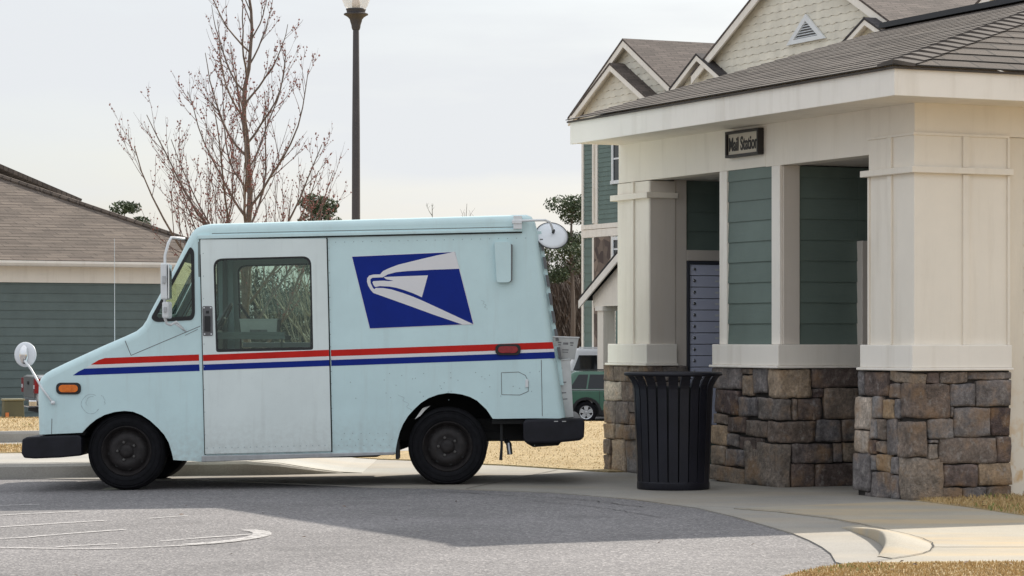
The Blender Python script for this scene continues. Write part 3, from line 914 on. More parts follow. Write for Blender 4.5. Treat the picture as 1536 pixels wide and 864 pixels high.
# sign
SG = tag(empty('wall_sign', (-.0, 2.384, 2.712)), 'small black framed sign reading Mail Station under the eave', 'sign')
SG.parent = None
SG.matrix_world = Matrix.Translation((2.87, 19.01, 0)) @ Matrix.Rotation(ROT, 4, 'Z') @ Matrix.Translation((-.004, 2.384, 2.712))
mb = MB(); w, h, t = .262, .105, .055
mb.box(-t, 0, -w, w, h-.022, h); mb.box(-t, 0, -w, w, -h, -h+.022); mb.box(-t, 0, -w, -w+.022, -h+.022, h-.022); mb.box(-t, 0, w-.022, w, -h+.022, h-.022)
mb.build('frame', M['sign_black'], SG, bevel=.003)
mb = MB(); mb.box(-.034, -.001, -w+.0225, w-.0225, -h+.0225, h-.0225); face = mb.build('panel', M['sign_face'], SG)
def lettering(txt, width, height, off=.0, shear=0):
    cu = bpy.data.curves.new('lettering', 'FONT'); cu.body = txt; cu.align_x = 'CENTER'; cu.align_y = 'CENTER'
    cu.extrude = .003; cu.offset = off; cu.space_character = 1.0
    ob = bpy.data.objects.new('lettering_src', cu); COL.objects.link(ob)
    dg = bpy.context.evaluated_depsgraph_get(); dg.update()
    me = bpy.data.meshes.new_from_object(ob.evaluated_get(dg))
    bpy.data.objects.remove(ob); bpy.data.curves.remove(cu)
    xs = [v.co.x for v in me.vertices]; ys = [v.co.y for v in me.vertices]
    for v in me.vertices:
        x = (v.co.x-(min(xs)+max(xs))/2)/(max(xs)-min(xs))*width; y = (v.co.y-(min(ys)+max(ys))/2)/(max(ys)-min(ys))*height
        z = v.co.z
        v.co = (x, y, z)
    return me
me = lettering('Mail Station', .455, .112, .022)
for v in me.vertices: v.co = (-.0365 - v.co.z*.5, -v.co.x, v.co.y)
me.materials.append(M['sign_black'])
lt = bpy.data.objects.new('lettering', me); COL.objects.link(lt); lt.parent = SG

# mailbox bank in the far bay
MX = tag(empty('mailbox_bank', (0, 0, 0)), 'grey blue bank of locked mailboxes inside the far bay', 'mailbox')
MX.matrix_world = Matrix.Translation((2.87, 19.01, 0)) @ Matrix.Rotation(ROT, 4, 'Z') @ Matrix.Translation((.355, 4.069, .393))
mb = MB(); W, H = 1.39, 1.43
mb.box(0, .022, -.045, 0, 0, H); mb.box(W-.02, W, -.045, 0, 0, H); mb.box(.022, W-.02, -.045, 0, H-.022, H); mb.box(.022, W-.02, -.045, 0, 0, .022)
mb.box(.022, W-.02, -.012, 0, .022, H-.022)
mb.build('frame', M['mailbox_dark'], MX)
rows, dh = 10, .098
src = None
mb = MB(); mb.box(.004, .44, -.032, -.0125, .003, dh-.003)
door0 = None
for c in range(3):
    for r in range(rows + 1):
        if r == rows:   # tall parcel door under each column
            mm = MB(); mm.box(.026+c*.445, .466+c*.445, -.032, -.0125, .026, H-.024-rows*dh-.004)
            mm.build('parcel_door', M['mailbox'], MX, bevel=.003); continue
        z = H-.024-(r+1)*dh
        if door0 is None:
            door0 = mb.build('door', M['mailbox'], MX, loc=(.024, 0, z), bevel=.002)
            lk = MB(); lk.lathe([(0, -.04), (.012, -.04), (.014, -.036), (.014, -.031)], 12, 'y', (.045, 0, .055)); lk0 = lk.build('lock', M['steel'], door0, smooth=True)
            nm = MB(); nm.box(.25, .285, -.0335, -.0315, .043, .06); nm0 = nm.build('number_plate', M['white_metal'], door0)
        else:
            o = door0.copy(); COL.objects.link(o); o.parent = MX; o.location = (.024+c*.445, 0, z)
            for s in (lk0, nm0):
                k = s.copy(); COL.objects.link(k); k.parent = o

# litter bin
BN = tag(empty('litter_bin', (1.237, 20.46, .012)), 'black flared slatted steel litter bin on the concrete', 'bin')
mb = MB(); NS = 22
prof = [(.274, .05), (.282, .25), (.291, .5), (.299, .7), (.304, .765), (.312, .795), (.330, .83), (.355, .862), (.368, .874)]
for k in range(NS):
    a = 2*math.pi*(k+.3)/NS; ca, sa = math.cos(a), math.sin(a)
    hw = .0355 * (1 + 0)
    rows = []
    for (r, z) in prof:
        tx, ty = -sa*hw, ca*hw
        rows.append([(r*ca-tx, r*sa-ty, z), (r*ca+tx, r*sa+ty, z), ((r-.008)*ca+tx, (r-.008)*sa+ty, z), ((r-.008)*ca-tx, (r-.008)*sa-ty, z)])
    b = len(mb.v)
    vs = [p for rr in rows for p in rr]
    fs = [(0, 3, 2, 1)]
    for i in range(len(rows)-1):
        for j in range(4): fs.append((i*4+j, i*4+(j+1) % 4, i*4+4+(j+1) % 4, i*4+4+j))
    mb.add(vs, fs)
mb.build('slats', M['bin'], BN, bevel=.002)
MB().lathe([(.25, 0), (.276, .0), (.279, .006), (.279, .052), (.274, .058), (.25, .058)], 64).build('base_ring', M['bin'], BN, smooth=True, angle=R(35))
MB().lathe([(.345, .866), (.362, .862), (.376, .868), (.379, .88), (.372, .891), (.355, .893), (.345, .888), (.345, .866)], 64).build('rim', M['bin'], BN, smooth=True)
MB().lathe([(0, .06), (.24, .06), (.255, .72), (.262, .78)], 40).build('liner', M['interior_dark'], BN, smooth=True)

# ------------------------------------------------------------------ mail van
# local axes: x along the van (nose at -x), y across it (0 = near side, 1.9 = far side), z up from the front wheel's contact
PM = 190.48
def vx(a): return (a-430)/PM
def vz(b): return (736-b)/PM
def V2(l): return [(vx(a), vz(b)) for a, b in l]
VAN = tag(empty('mail_van', (-1.7745, 21.0, -.037)), 'white boxy mail van with red and blue stripes and a blue eagle panel', 'van')
WID = 1.9
def lean(p): return Vector((p.x, .95 + (p.y-.95)*(1-.02*p.z), p.z))

TOP = V2([(57, 652), (56, 625), (55.5, 600), (56, 577), (59, 568), (66, 560.5), (75, 555), (100, 543), (150, 520), (187, 504), (203, 496.5), (212, 489), (218, 480), (223, 469),
          (262, 396), (281, 357), (286, 348.5), (292, 342), (301, 337.5), (316, 335), (418, 332), (520, 329), (645, 325.2), (771, 321.6), (790, 321.3), (797, 324), (803, 333), (807, 350), (820, 440), (833, 530), (841, 578), (849, 626)])
RRAD = .055
def inset(path, r):
    out = []
    for i, p in enumerate(path):
        p = Vector(p)
        a = Vector(path[max(i-1, 0)]); b = Vector(path[min(i+1, len(path)-1)])
        t1 = (p-a).normalized() if i else (b-p).normalized(); t2 = (b-p).normalized() if i < len(path)-1 else t1
        t = (t1+t2).normalized()
        n = Vector((t.y, -t.x)); k = max(.6, n.dot(Vector((t1.y, -t1.x))))
        out.append(tuple(p + n*(r/k)))
    return out
QIN = inset(TOP, RRAD)
ARCH_R = V2([(739, 628), (729.5, 614), (715.6, 601), (705, 595.4), (693, 591.7), (682, 590), (671, 589.5), (657, 591.8), (643, 597), (631, 604.6), (621, 614), (612, 624), (604.5, 636), (599.5, 648), (596, 661), (594, 671), (593, 680.5)])
ARCH_F = V2([(260, 690), (257, 677), (253, 664), (246, 652), (237, 642), (225, 631), (212, 622.5), (199, 617.5), (186, 616.3), (171, 618), (156, 622.5), (144, 629), (134, 637), (128, 643), (123, 649)])
BOT = [QIN[-1]] + V2([(800, 627.4), (745, 628.2)]) + ARCH_R + V2([(590, 681), (303, 692.5)]) + ARCH_F + V2([(90, 650.5)])
side_outline = QIN[:-1] + BOT[0:]
qwin = round_poly(V2([(284.5, 372), (288, 377), (289.5, 470), (287, 477.5), (234, 480.5), (228.5, 476)]), .03, 3)
door_hole = V2([(312, 380), (480, 376), (484, 532), (316, 536)])
mb = MB()
mb.plate(side_outline, [qwin, door_hole], 0, .03, 'y')
mb.plate(side_outline, [qwin, door_hole], WID-.03, WID, 'y')
mb.xform(lean)
body = mb.build('body', M['van'], VAN)
# skin: nose, bonnet, windscreen frame, roof and tail, turned over into the sides
def skin(path, q, skip=(), ys=(.16, WID-.16)):
    mb = MB(); K = 6; n = len(path)
    cols = []
    for k in range(K+1):
        a = R(90*k/K); cols.append((math.sin(a), RRAD*(1-math.cos(a))))
    cols = [(s, y) for s, y in cols] + [(1, ys[0]), (1, ys[1])] + [(s, WID-y) for s, y in reversed(cols)]
    m = len(cols)
    vs = []
    for p, r in zip(path, q):
        for s, y in cols:
            cr = .018*math.sin(math.pi*min(1, max(0, y/WID))) if p[1] > 2.0 else 0   # slight crown across the roof
            vs.append((r[0]+(p[0]-r[0])*s, y, r[1]+(p[1]-r[1])*s + cr*s*0))
    fs = []
    for i in range(n-1):
        for j in range(m-1):
            if i in skip and j == K+1: continue
            fs.append((i*m+j, i*m+j+1, (i+1)*m+j+1, (i+1)*m+j))
    mb.add(vs, fs); mb.xform(lean)
    return mb
sk = skin(TOP, QIN, skip=(13, 14)).build('shell', M['van'], body, smooth=True, recalc=True, angle=R(60))
mb = MB()
(xa, za), (xb, zb) = TOP[13], TOP[15]
mb.add([lean(Vector(p)) for p in [(xa-.004, .16, za), (xa-.004, WID-.16, za), (xb-.004, WID-.16, zb), (xb-.004, .16, zb)]], [(0, 1, 2, 3)])
mb.build('windscreen', M['glass'], VAN)
# side glass and black rubber seals
def ring(outer, inner, a, b):
    m = MB(); m.plate(outer, [inner], a, b, 'y'); return m
big = [(p[0], p[1]) for p in round_poly(V2([(284.5, 369), (290.5, 376), (292, 471), (288.5, 480), (233, 483), (225.5, 477)]), .03, 3)]
sml = round_poly(V2([(283.5, 379), (286, 383), (287, 469), (285, 474), (237, 477), (234, 474)]), .02, 3)
for y0, y1, sgn in ((-.006, .012, 1), (WID-.012, WID+.006, -1)):
    q = ring(big, sml, y0, y1).xform(lean).build('quarter_window', M['seal'], VAN)
    g = MB(); g.plate(qwin, [], .006 if sgn > 0 else WID-.010, .010 if sgn > 0 else WID-.006, 'y'); g.xform(lean).build('pane', M['glass'], q)
# sliding doors on both sides
dout = round_poly(V2([(300, 358.8), (489.3, 357.4), (497, 676.5), (308, 681)]), .006, 2)
dwin = round_poly(V2([(319.5, 388), (466.5, 384), (469.8, 524.8), (324, 528.3)]), .085, 6)
dwin_sq = round_poly(V2([(319.5, 388), (466.5, 384), (469.8, 524.8), (324, 528.3)]), .02, 3)
dwin = [p for p in dwin]
def mixwin():
    # generous radius on top, tighter at the bottom
    top = round_poly(V2([(319.5, 388), (466.5, 384), (468.2, 456), (321.7, 458)]), .075, 6)
    bot = round_poly(V2([(321.7, 458), (468.2, 456), (469.8, 524.8), (324, 528.3)]), .02, 3)
    return top[:14] + bot[-8:]
dwin = mixwin()
def scl(poly, d):
    cx = sum(p[0] for p in poly)/len(poly); cz = sum(p[1] for p in poly)/len(poly)
    w = max(p[0] for p in poly)-cx; h = max(p[1] for p in poly)-cz
    return [(cx+(p[0]-cx)*(1-d/w), cz+(p[1]-cz)*(1-d/h)) for p in poly]
for near in (True, False):
    f = (lambda y: y) if near else (lambda y: WID-y)
    m = MB(); m.plate(dout, [dwin], f(-.020), f(-.002), 'y'); m.xform(lean)
    dr = m.build('sliding_door', M['van_door'], VAN, bevel=.004)
    m = ring(dwin, scl(dwin, .014), f(-.014), f(.004)).xform(lean); wf = m.build('window', M['seal'], dr)
    m = MB(); m.plate(scl(dwin, .008), [], f(-.004), f(-.001), 'y'); m.xform(lean); m.build('pane', M['glass'], dr)
    m = MB(); m.plate(round_poly(V2([(303.5, 459), (318.5, 459), (319.5, 503.5), (304.5, 504)]), .012, 3), [], f(-.026), f(-.0205), 'y'); m.xform(lean)
    hd = m.build('handle', M['grey_plastic'], dr, bevel=.003)
    # grip and four screw heads sit on the plate
    m = MB(); m.box(vx(307), vx(315.5), min(f(-.036), f(-.027)), max(f(-.036), f(-.027)), vz(497), vz(474))
    m.box(vx(309), vx(313.5), min(f(-.032), f(-.027)), max(f(-.032), f(-.027)), vz(470), vz(466))
    m.xform(lean).build('grip', M['seal'], dr, bevel=.004)
    m = MB()
    for a, b in ((306, 461.5), (316, 461.5), (307, 501), (317, 501)):
        m.box(vx(a-1), vx(a+1), min(f(-.029), f(-.0265)), max(f(-.029), f(-.0265)), vz(b+1), vz(b-1))
    m.xform(lean).build('screw', M['white_metal'], dr)
    if near:
        # dark shut line round the door and the bottom track
        for q_ in ([(298.2, 357), (301, 357), (309.3, 682), (306.5, 682)], [(488.5, 356.5), (491, 356.5), (498.8, 678), (496.3, 678)]):
            m = MB(); m.plate(V2(q_), [], -.0035, -.0015, 'y'); m.xform(lean).build('shut_line', M['under'], body)
# roof-edge gutter and sill
for y0, y1 in ((-.030, -.0005), (WID+.0005, WID+.030)):
    m = MB()
    m.plate(V2([(296, 358.2), (296, 352.6), (783, 343.2), (783, 347)]), [], y0, y1, 'y')
    m.xform(lean).build('gutter', M['van'], body, bevel=.003)
m = MB(); m.plate(V2([(303, 360.0), (303, 358.4), (783, 347.4), (783, 349)]), [], -.012, -.001, 'y'); m.xform(lean).build('gutter_gap', M['under'], body)
m = MB()
for y0, y1 in ((-.028, .06), (WID-.06, WID+.028)):
    m.plate(V2([(303, 692.8), (303, 683.5), (592, 677.6), (592, 682)]), [], y0, y1, 'y')
m.build('sill', M['steel'], body, bevel=.004)
# fine seams and rivets
m = MB()
def seam(pts, w=.9):
    P = V2(pts)
    for a, b in zip(P, P[1:]):
        t = (Vector(b)-Vector(a)).normalized()*(w/PM/2); n = Vector((-t.y, t.x))
        a = Vector(a); b = Vector(b)
        m.plate([tuple(a+n), tuple(b+n), tuple(b-n), tuple(a-n)], [], -.0016, -.0003, 'y')
seam([(317, 349.9), (780, 339.9)]); seam([(77, 651), (77.5, 628)]); seam([(300, 489), (196, 533), (187, 511)]); seam([(812, 540), (813.5, 624)])
seam([(277, 503), (296, 494)], .7)
seam([(792.5, 587), (780, 592.5), (752.5, 592), (752, 559), (778, 558), (788, 563), (792.5, 572), (792.5, 587)], .8)
m.xform(lean).build('panel_seam', M['grey_plastic'], body)
m = MB()
def riv(a, b, r=.0035, y=-.0035): m.lathe([(0, y), (r, y+.0012), (r*1.1, y+.003)], 6, 'y', (vx(a), 0, vz(b)))
for i in range(22): riv(503+i*13.6, 363-i*.3); 
for i in range(24): riv(508 + i*4.2 if i < 20 else 508+i*14, 668 - (i % 3)*9)
for i in range(34): riv(520+rng.uniform(0, 290), rng.uniform(556, 600))
for i in range(16): riv(812+i*.0 - 8 + i*1.9, 360+i*16.5) if i < 0 else None
for i in range(20): riv(311+i*9.3, 672-i*.22, y=-.0235)
for i in range(16): riv(493+.35*i, 372+i*18.5)
for i in range(9): riv(304.5+.4*i, 380+i*34, y=-.0235)
m.xform(lean).build('rivets', M['rivet'], body)
# old scuff ring and dents on the wing, stains on the door
def scuff(cx_, cz_, r, a0, a1, w, mat, y):
    pts = [(cx_+r*math.cos(R(a0+(a1-a0)*k/18))*(1+.06*math.sin(k)), cz_-r*1.05*math.sin(R(a0+(a1-a0)*k/18))) for k in range(19)]
    P = V2(pts); m = MB()
    for p, q in zip(P, P[1:]):
        t = (Vector(q)-Vector(p)); n = Vector((-t.y, t.x)).normalized()*w*rng.uniform(.6, 1.3)/PM
        m.plate([tuple(Vector(p)+n), tuple(Vector(q)+n), tuple(Vector(q)-n), tuple(Vector(p)-n)], [], y-.0006, y, 'y')
    m.xform(lean).build('scuff', mat, body)
M['scuff'] = painted('scuff_mark', (.42, .53, .55), .6, .15, 60)
scuff(136, 606, 14, 60, 330, .5, M['scuff'], -.0004); scuff(138, 604, 9, 80, 210, .5, M['scuff'], -.0004); scuff(146, 603, 11, -20, 60, .4, M['scuff'], -.0004)
scuff(700, 470, 30, 10, 40, .35, M['scuff'], -.0004); scuff(560, 640, 60, 20, 50, .3, M['scuff'], -.0004); scuff(150, 585, 40, 80, 110, .35, M['scuff'], -.0004)
# stripes, laid in three lengths: wing, door, cargo side
def decal(name, pts, y, mat, th=.0012, parent=None):
    m = MB(); m.plate(V2(pts), [], y-th, y, 'y'); m.xform(lean)
    return m.build(name, mat, parent or body)
WY, DY = -.0004, -.0204
decal('red_stripe', [(136, 547), (147, 540.2), (157, 537), (298, 531.6), (298.3, 541), (150, 546.6)], WY, M['red'])
decal('white_stripe', [(128, 551.5), (136, 547.4), (298, 541.4), (298.4, 546.2), (136, 551.8)], WY, M['white_decal'])
decal('blue_stripe', [(109, 563), (117, 557.4), (126, 553), (298.5, 546.6), (299, 556.4), (115, 563)], WY, M['blue'])
decal('red_stripe', [(304.5, 532.3), (493.3, 524.6), (493.6, 534.2), (304.8, 541.6)], DY, M['red'])
decal('white_stripe', [(304.8, 541.9), (493.6, 534.5), (493.8, 539.6), (305, 546.6)], DY, M['white_decal'])
decal('blue_stripe', [(305, 546.9), (493.8, 539.9), (494.1, 548.8), (305.3, 555.6)], DY, M['blue'])
decal('red_stripe', [(496, 525), (829, 513), (831, 523), (496.3, 534.4)], WY, M['red'])
decal('white_stripe', [(496.3, 534.7), (831, 523.3), (831.7, 527.5), (496.5, 539.8)], WY, M['white_decal'])
decal('blue_stripe', [(496.5, 540.1), (831.7, 527.8), (832.7, 537.4), (496.8, 549)], WY, M['blue'])
# eagle panel
def ec(l): return [(500+a/5.758, 360+b/5.758) for a, b in l]
decal('emblem_border', ec([(156, 140), (1051, 99), (1215, 729), (311, 767)]), WY, M['white_decal'], .0012)
eb = decal('emblem_panel', ec([(160, 143), (1048, 103), (1208, 725), (315, 763)]), WY-.0014, M['blue'], .0014)
feather = [(1046, 101), (1087, 247), (850, 256), (640, 267), (540, 277), (470, 295), (432, 317), (425, 321), (335, 325), (318, 340), (320, 370), (340, 412), (352, 424), (366, 413), (430, 414), (500, 426), (600, 457), (690, 490), (780, 528), (1000, 630), (1208, 727), (1118, 731), (870, 646), (640, 562), (345, 457), (322, 432), (300, 395), (289, 360), (291, 328), (310, 306), (345, 297), (403, 296), (412, 284), (430, 266), (480, 242), (560, 212), (750, 165), (900, 130)]
head = [(432, 319), (600, 312), (816, 304), (764, 494), (690, 460), (600, 428), (540, 411), (480, 401), (400, 397), (362, 405), (352, 398), (344, 385), (336, 364), (345, 354), (430, 350), (480, 354), (517, 350), (490, 345), (455, 338)]
decal('eagle', ec(feather), WY-.003, M['white_decal'], .001, eb)
decal('eagle', ec(head), WY-.003, M['white_decal'], .001, eb)
# vent cover, fuel flap catch, lamps
m = MB(); m.plate(round_poly(V2([(741.5, 362.8), (762, 362), (766.5, 366), (766.5, 421), (763, 423.5), (745, 423.8)]), .02, 3), [], -.05, -.001, 'y'); m.xform(lean).build('side_cover', M['van'], VAN, bevel=.008)
m = MB(); m.plate(V2([(765.5, 366), (769, 367), (768.6, 420), (765, 423)]), [], -.042, -.001, 'y'); m.xform(lean).build('cover_edge', M['grey_plastic'], VAN)
m = MB(); m.box(vx(788), vx(792.5), -.012, -.001, vz(581), vz(569)); m.xform(lean).build('fuel_catch', M['white_metal'], VAN, bevel=.003)
def side_lamp(name, x0, x1, b0, b1, lens):
    o = MB(); o.plate(rrect(vx(x0), vx(x1), vz(b1), vz(b0), .035), [], -.014, -.0006, 'y'); q = o.xform(lean).build(name, M['seal'], VAN, bevel=.004)
    o = MB(); o.plate(rrect(vx(x0+4), vx(x1-4), vz(b1-3.2), vz(b0+3.2), .03), [], -.022, -.0145, 'y'); o.xform(lean).build('lens', lens, q, bevel=.004)
    o = MB(); xm = (x0+x1)/2; o.box(vx(xm-5), vx(xm+5), -.0245, -.0225, vz(b1-4.5), vz(b0+4.5)); o.xform(lean).build('lens_centre', lens, q, bevel=.002)
side_lamp('marker_lamp', 84, 121, 574, 591.5, M['amber'])
side_lamp('tail_marker', 743, 781, 516, 532.8, M['red_lens'])
# wheel housings, floor, running gear
for arch, c in ((ARCH_F, (vx(190), vz(672))), (ARCH_R, (vx(667), vz(664)))):
    for ya, yb in ((.028, .5), (WID-.5, WID-.028)):
        m = MB()
        A_ = [(c[0]+(p[0]-c[0])*1.03, c[1]+(p[1]-c[1])*1.03) for p in arch]
        b = len(m.v); n = len(A_)
        m.add([(p[0], ya, p[1]) for p in A_] + [(p[0], yb, p[1]) for p in A_], [(i, i+1, n+i+1, n+i) for i in range(n-1)])
        yw = yb if ya < 1 else ya
        m.plate([(p[0], p[1]) for p in A_], [], yw, yw+.01, 'y')
        m.build('wheel_housing', M['under'], VAN)
m = MB()
m.box(vx(262), vx(592), .06, WID-.06, vz(682), vz(655)); m.box(vx(70), vx(125), .12, WID-.12, vz(652), vz(640))
m.box(vx(600), vx(845), .32, WID-.32, vz(664), vz(630)); m.box(vx(738), vx(840), .05, WID-.05, vz(636), vz(629.5))
m.tube([(vx(190), .25, vz(678)), (vx(190), WID-.25, vz(678))], .045, 10); m.tube([(vx(670), .25, vz(672)), (vx(670), WID-.25, vz(672))], .06, 10)
m.tube([(vx(300), .55, vz(688)), (vx(560), .5, vz(684)), (vx(620), .45, vz(660)), (vx(740), .42, vz(655))], .03, 8)
m.box(vx(590), vx(750), .30, .36, vz(662), vz(650)); m.box(vx(590), vx(750), WID-.36, WID-.30, vz(662), vz(650))
m.build('chassis', M['under'], VAN)
m = MB(); m.tube([(vx(752), .10, vz(629)), (vx(752.5), .10, vz(670)), (vx(751), .10, vz(691))], [.012, .012, .015], 6); m.build('hanging_strap', M['seal'], VAN)
m = MB(); m.tube([(vx(748), .42, vz(655)), (vx(757), .35, vz(660)), (vx(763), .30, vz(668)), (vx(765), .29, vz(684))], .022, 10); m.build('exhaust_pipe', M['steel'], VAN)
m = MB(); m.box(vx(593), vx(598), .04, .3, vz(689), vz(660)); m.build('splash_guard', M['seal'], VAN)
# bumpers
m = MB()
fo = V2([(33, 659), (40, 655.5), (80, 653.5), (118, 652.5), (122, 656), (122, 683.5), (90, 686.5), (52, 688), (36, 687), (32, 680)])
m.plate(fo, [], -.005, WID+.005, 'y'); m.build('bumper', M['black_plastic'], VAN, bevel=.02, seg=3)
m = MB(); m.box(vx(60), vx(124), .1, WID-.1, vz(653.5), vz(649.5)); m.build('bumper_mount', M['under'], VAN)
m = MB()
ro = V2([(785, 632), (790, 629.5), (862, 627), (873, 627), (877, 632), (876, 655), (871, 660.5), (830, 664.5), (790, 665.5), (785, 660)])
m.plate(ro, [], -.02, WID+.02, 'y'); rbump = m.build('bumper', M['black_plastic'], VAN, bevel=.025, seg=3)
m = MB(); m.plate(V2([(789, 665), (842, 663), (838, 668.5), (800, 671)]), [], .04, WID-.04, 'y'); m.build('bumper_lip', M['under'], rbump, bevel=.006)
m = MB()
for a in (831, 843): m.box(vx(a), vx(a+6), -.0215, -.0195, vz(632.5), vz(631.2))
m.build('bumper_scuff', M['steel'], rbump)
# wheels
def wheel(cx, cz, yf, sgn):
    """yf = outer face position across the van"""
    e = empty('wheel', (vx(cx), yf, vz(cz))); e.parent = VAN
    r = .3125
    prof = [(.195, .02), (.203, .006), (.222, .0), (.255, -.002), (.285, .006), (.303, .026), (r-.004, .05), (r, .075), (r, .15), (r-.005, .175), (.29, .2), (.2, .205)]
    m = MB(); m.lathe([(a, b*sgn) for a, b in prof], 72, 'y'); t = m.build('tyre', M['tyre'], e, smooth=True, angle=R(50))
    m = MB()   # raised ribs on the sidewall
    for rr in (.268, .285, .232):
        m.lathe([(rr-.003, .004*sgn), (rr-.002, -.0045*sgn), (rr+.002, -.0045*sgn), (rr+.003, .006*sgn)], 72, 'y')
    m.build('sidewall_rib', M['tyre'], t, smooth=True)
    m = MB(); m.lathe([(.2, .012*sgn), (.192, .004*sgn), (.186, .012*sgn), (.176, .05*sgn), (.165, .062*sgn), (.152, .05*sgn), (.13, .03*sgn), (.10, .022*sgn), (.085, .026*sgn), (.072, .03*sgn), (.058, .028*sgn), (.05, .016*sgn), (.04, .006*sgn), (.02, .002*sgn), (0, .002*sgn)], 56, 'y')
    rim = m.build('rim', M['rim'], e, smooth=True, angle=R(40))
    m = MB()
    for k in range(5):
        a = R(90+72*k+18); m.lathe([(0, .012*sgn), (.010, .014*sgn), (.0115, .03*sgn)], 8, 'y', (.072*math.cos(a), 0, .072*math.sin(a)))
    m.build('lug_nut', M['lug'], e, smooth=False)
    # hand holes round the disc
    m = MB()
    for k in range(8):
        a = R(45*k+10); m.lathe([(0, .0385*sgn), (.013, .0385*sgn)], 10, 'y', (.14*math.cos(a), 0, .14*math.sin(a)))
    m.build('hand_hole', M['under'], e)
    return e
wheel(188, 677, .045, 1); wheel(671, 670, .035, 1)
wheel(188, 677, WID-.045, -1); wheel(671, 670, WID-.035, -1)
# paper jammed above the rear wheel and a mark on the front tyre
m = MB(); m.hexa([(vx(622), .05, vz(629)), (vx(630), .05, vz(624)), (vx(632), .06, vz(620)), (vx(624), .06, vz(628)), (vx(633), .08, vz(613)), (vx(641), .08, vz(611)), (vx(645), .09, vz(609)), (vx(636), .09, vz(611.5))])
tag(m.build('paper_scrap', M['paper'], None, loc=(-1.7745, 21, -.037)), 'crumpled paper scrap caught above the van rear tyre', 'paper')
# mirrors
m = MB(); c = Vector((vx(32.5), .16, vz(532)))
disc = MB()
disc.lathe([(0, -.012), (.06, -.013), (.095, -.006), (.1, 0), (.095, .006), (0, .008)], 36, 'y')
rz_ = Matrix.Rotation(R(-20), 3, 'Z')
disc.xform(lambda p: rz_ @ p + c)
fm1 = disc.build('crossview_mirror', M['mirror_white'], VAN, smooth=True)
br = MB(); br.lathe([(0, -.05), (.035, -.048), (.05, -.03), (.052, -.012)], 20, 'y'); 
br.xform(lambda p: (rz_ @ Vector((p.x*.75, p.y, p.z*1.5))) + c)
br.build('bracket', M['chrome'], fm1, smooth=True)
m.tube([(vx(34), .08, vz(541)), (vx(44), .06, vz(553)), (vx(62), .02, vz(582)), (vx(79), -.02, vz(603))], .0095, 8)
m.lathe([(0, -.035), (.016, -.03), (.016, .0)], 10, 'y', (vx(80), 0, vz(604)))
m.build('mirror_arm', M['white_metal'], fm1, smooth=True)
# tall door mirror on a tubular loop
lp = MB()
lp.tube([(vx(277), -.004, vz(358)), (vx(268), -.06, vz(357.5)), (vx(260), -.12, vz(357)), (vx(256), -.15, vz(366)), (vx(251.5), -.16, vz(384)), (vx(251), -.16, vz(440)), (vx(251.5), -.16, vz(478)), (vx(254, ), -.155, vz(485.5)), (vx(259), -.14, vz(487.5)), (vx(266), -.08, vz(483)), (vx(276), -.004, vz(495))], .011, 8)
lp.tube([(vx(263), -.10, vz(484)), (vx(279), -.004, vz(497))], .007, 6)
loop = lp.build('mirror_loop', M['white_metal'], VAN, smooth=True)
a = MB(); a.hexa([(vx(247.5), -.27, vz(450)), (vx(257.5), -.26, vz(450)), (vx(259), -.09, vz(450)), (vx(249), -.09, vz(450)), (vx(247), -.27, vz(396)), (vx(256), -.26, vz(396)), (vx(258.5), -.09, vz(396)), (vx(248.5), -.09, vz(396))])
mh = a.build('mirror_head', M['white_metal'], loop, bevel=.012)
a = MB(); a.hexa([(vx(249), -.25, vz(478)), (vx(258.5), -.24, vz(478)), (vx(261), -.10, vz(478)), (vx(251), -.10, vz(478)), (vx(249), -.25, vz(453)), (vx(258.5), -.24, vz(453)), (vx(261), -.10, vz(453)), (vx(251), -.10, vz(453))])
a.build('mirror_head', M['white_metal'], loop, bevel=.014)
a = MB(); a.box(vx(250.5), vx(256), -.282, -.272, vz(426), vz(415)); a.box(vx(252), vx(257), -.262, -.252, vz(469), vz(461)); a.build('clamp', M['steel'], loop, bevel=.003)
a = MB(); a.box(vx(258.6), vx(260), -.255, -.095, vz(448), vz(398)); a.build('mirror_glass', M['chrome'], loop)
# rear mirror held out from the roof corner
rm = MB()
rm.lathe([(.128, -.006), (.134, 0), (.128, .010), (.118, .012)], 40, 'y'); 
ry = Matrix.Rotation(R(13), 3, 'Y') @ Matrix.Rotation(R(-36), 3, 'X')
cc = Vector((vx(828), .12, vz(352.5)))
rmo = rm.xform(lambda p: ry @ p + cc).build('rear_mirror', M['grey_plastic'], VAN, smooth=True)
rm = MB(); rm.lathe([(0, -.022), (.06, -.018), (.1, -.009), (.127, -.002), (.127, .008), (0, .008)], 40, 'y'); rm.xform(lambda p: ry @ p + cc).build('mirror_back', M['mirror_white'], rmo, smooth=True)
rm = MB(); rm.tube([(vx(768), .0, vz(331.5)), (vx(800), .0, vz(330.5)), (vx(818), .02, vz(330)), (vx(825), .04, vz(333)), (vx(828.5), .07, vz(341)), (vx(830), .10, vz(348))], .0095, 8); rm.build('arm', M['white_metal'], rmo, smooth=True)
rm = MB(); rm.box(vx(768), vx(783), -.012, .05, vz(335.5), vz(330)); rm.box(vx(770), vx(783), -.004, .05, vz(343.5), vz(323.5)); rm.build('clamp', M['white_metal'], rmo, bevel=.004)
rm = MB(); rm.lathe([(0, -.03), (.012, -.03), (.012, 0)], 10, 'y'); rm.xform(lambda p: ry @ p + Vector((vx(830), .1, vz(348)))).build('pivot', M['seal'], rmo)
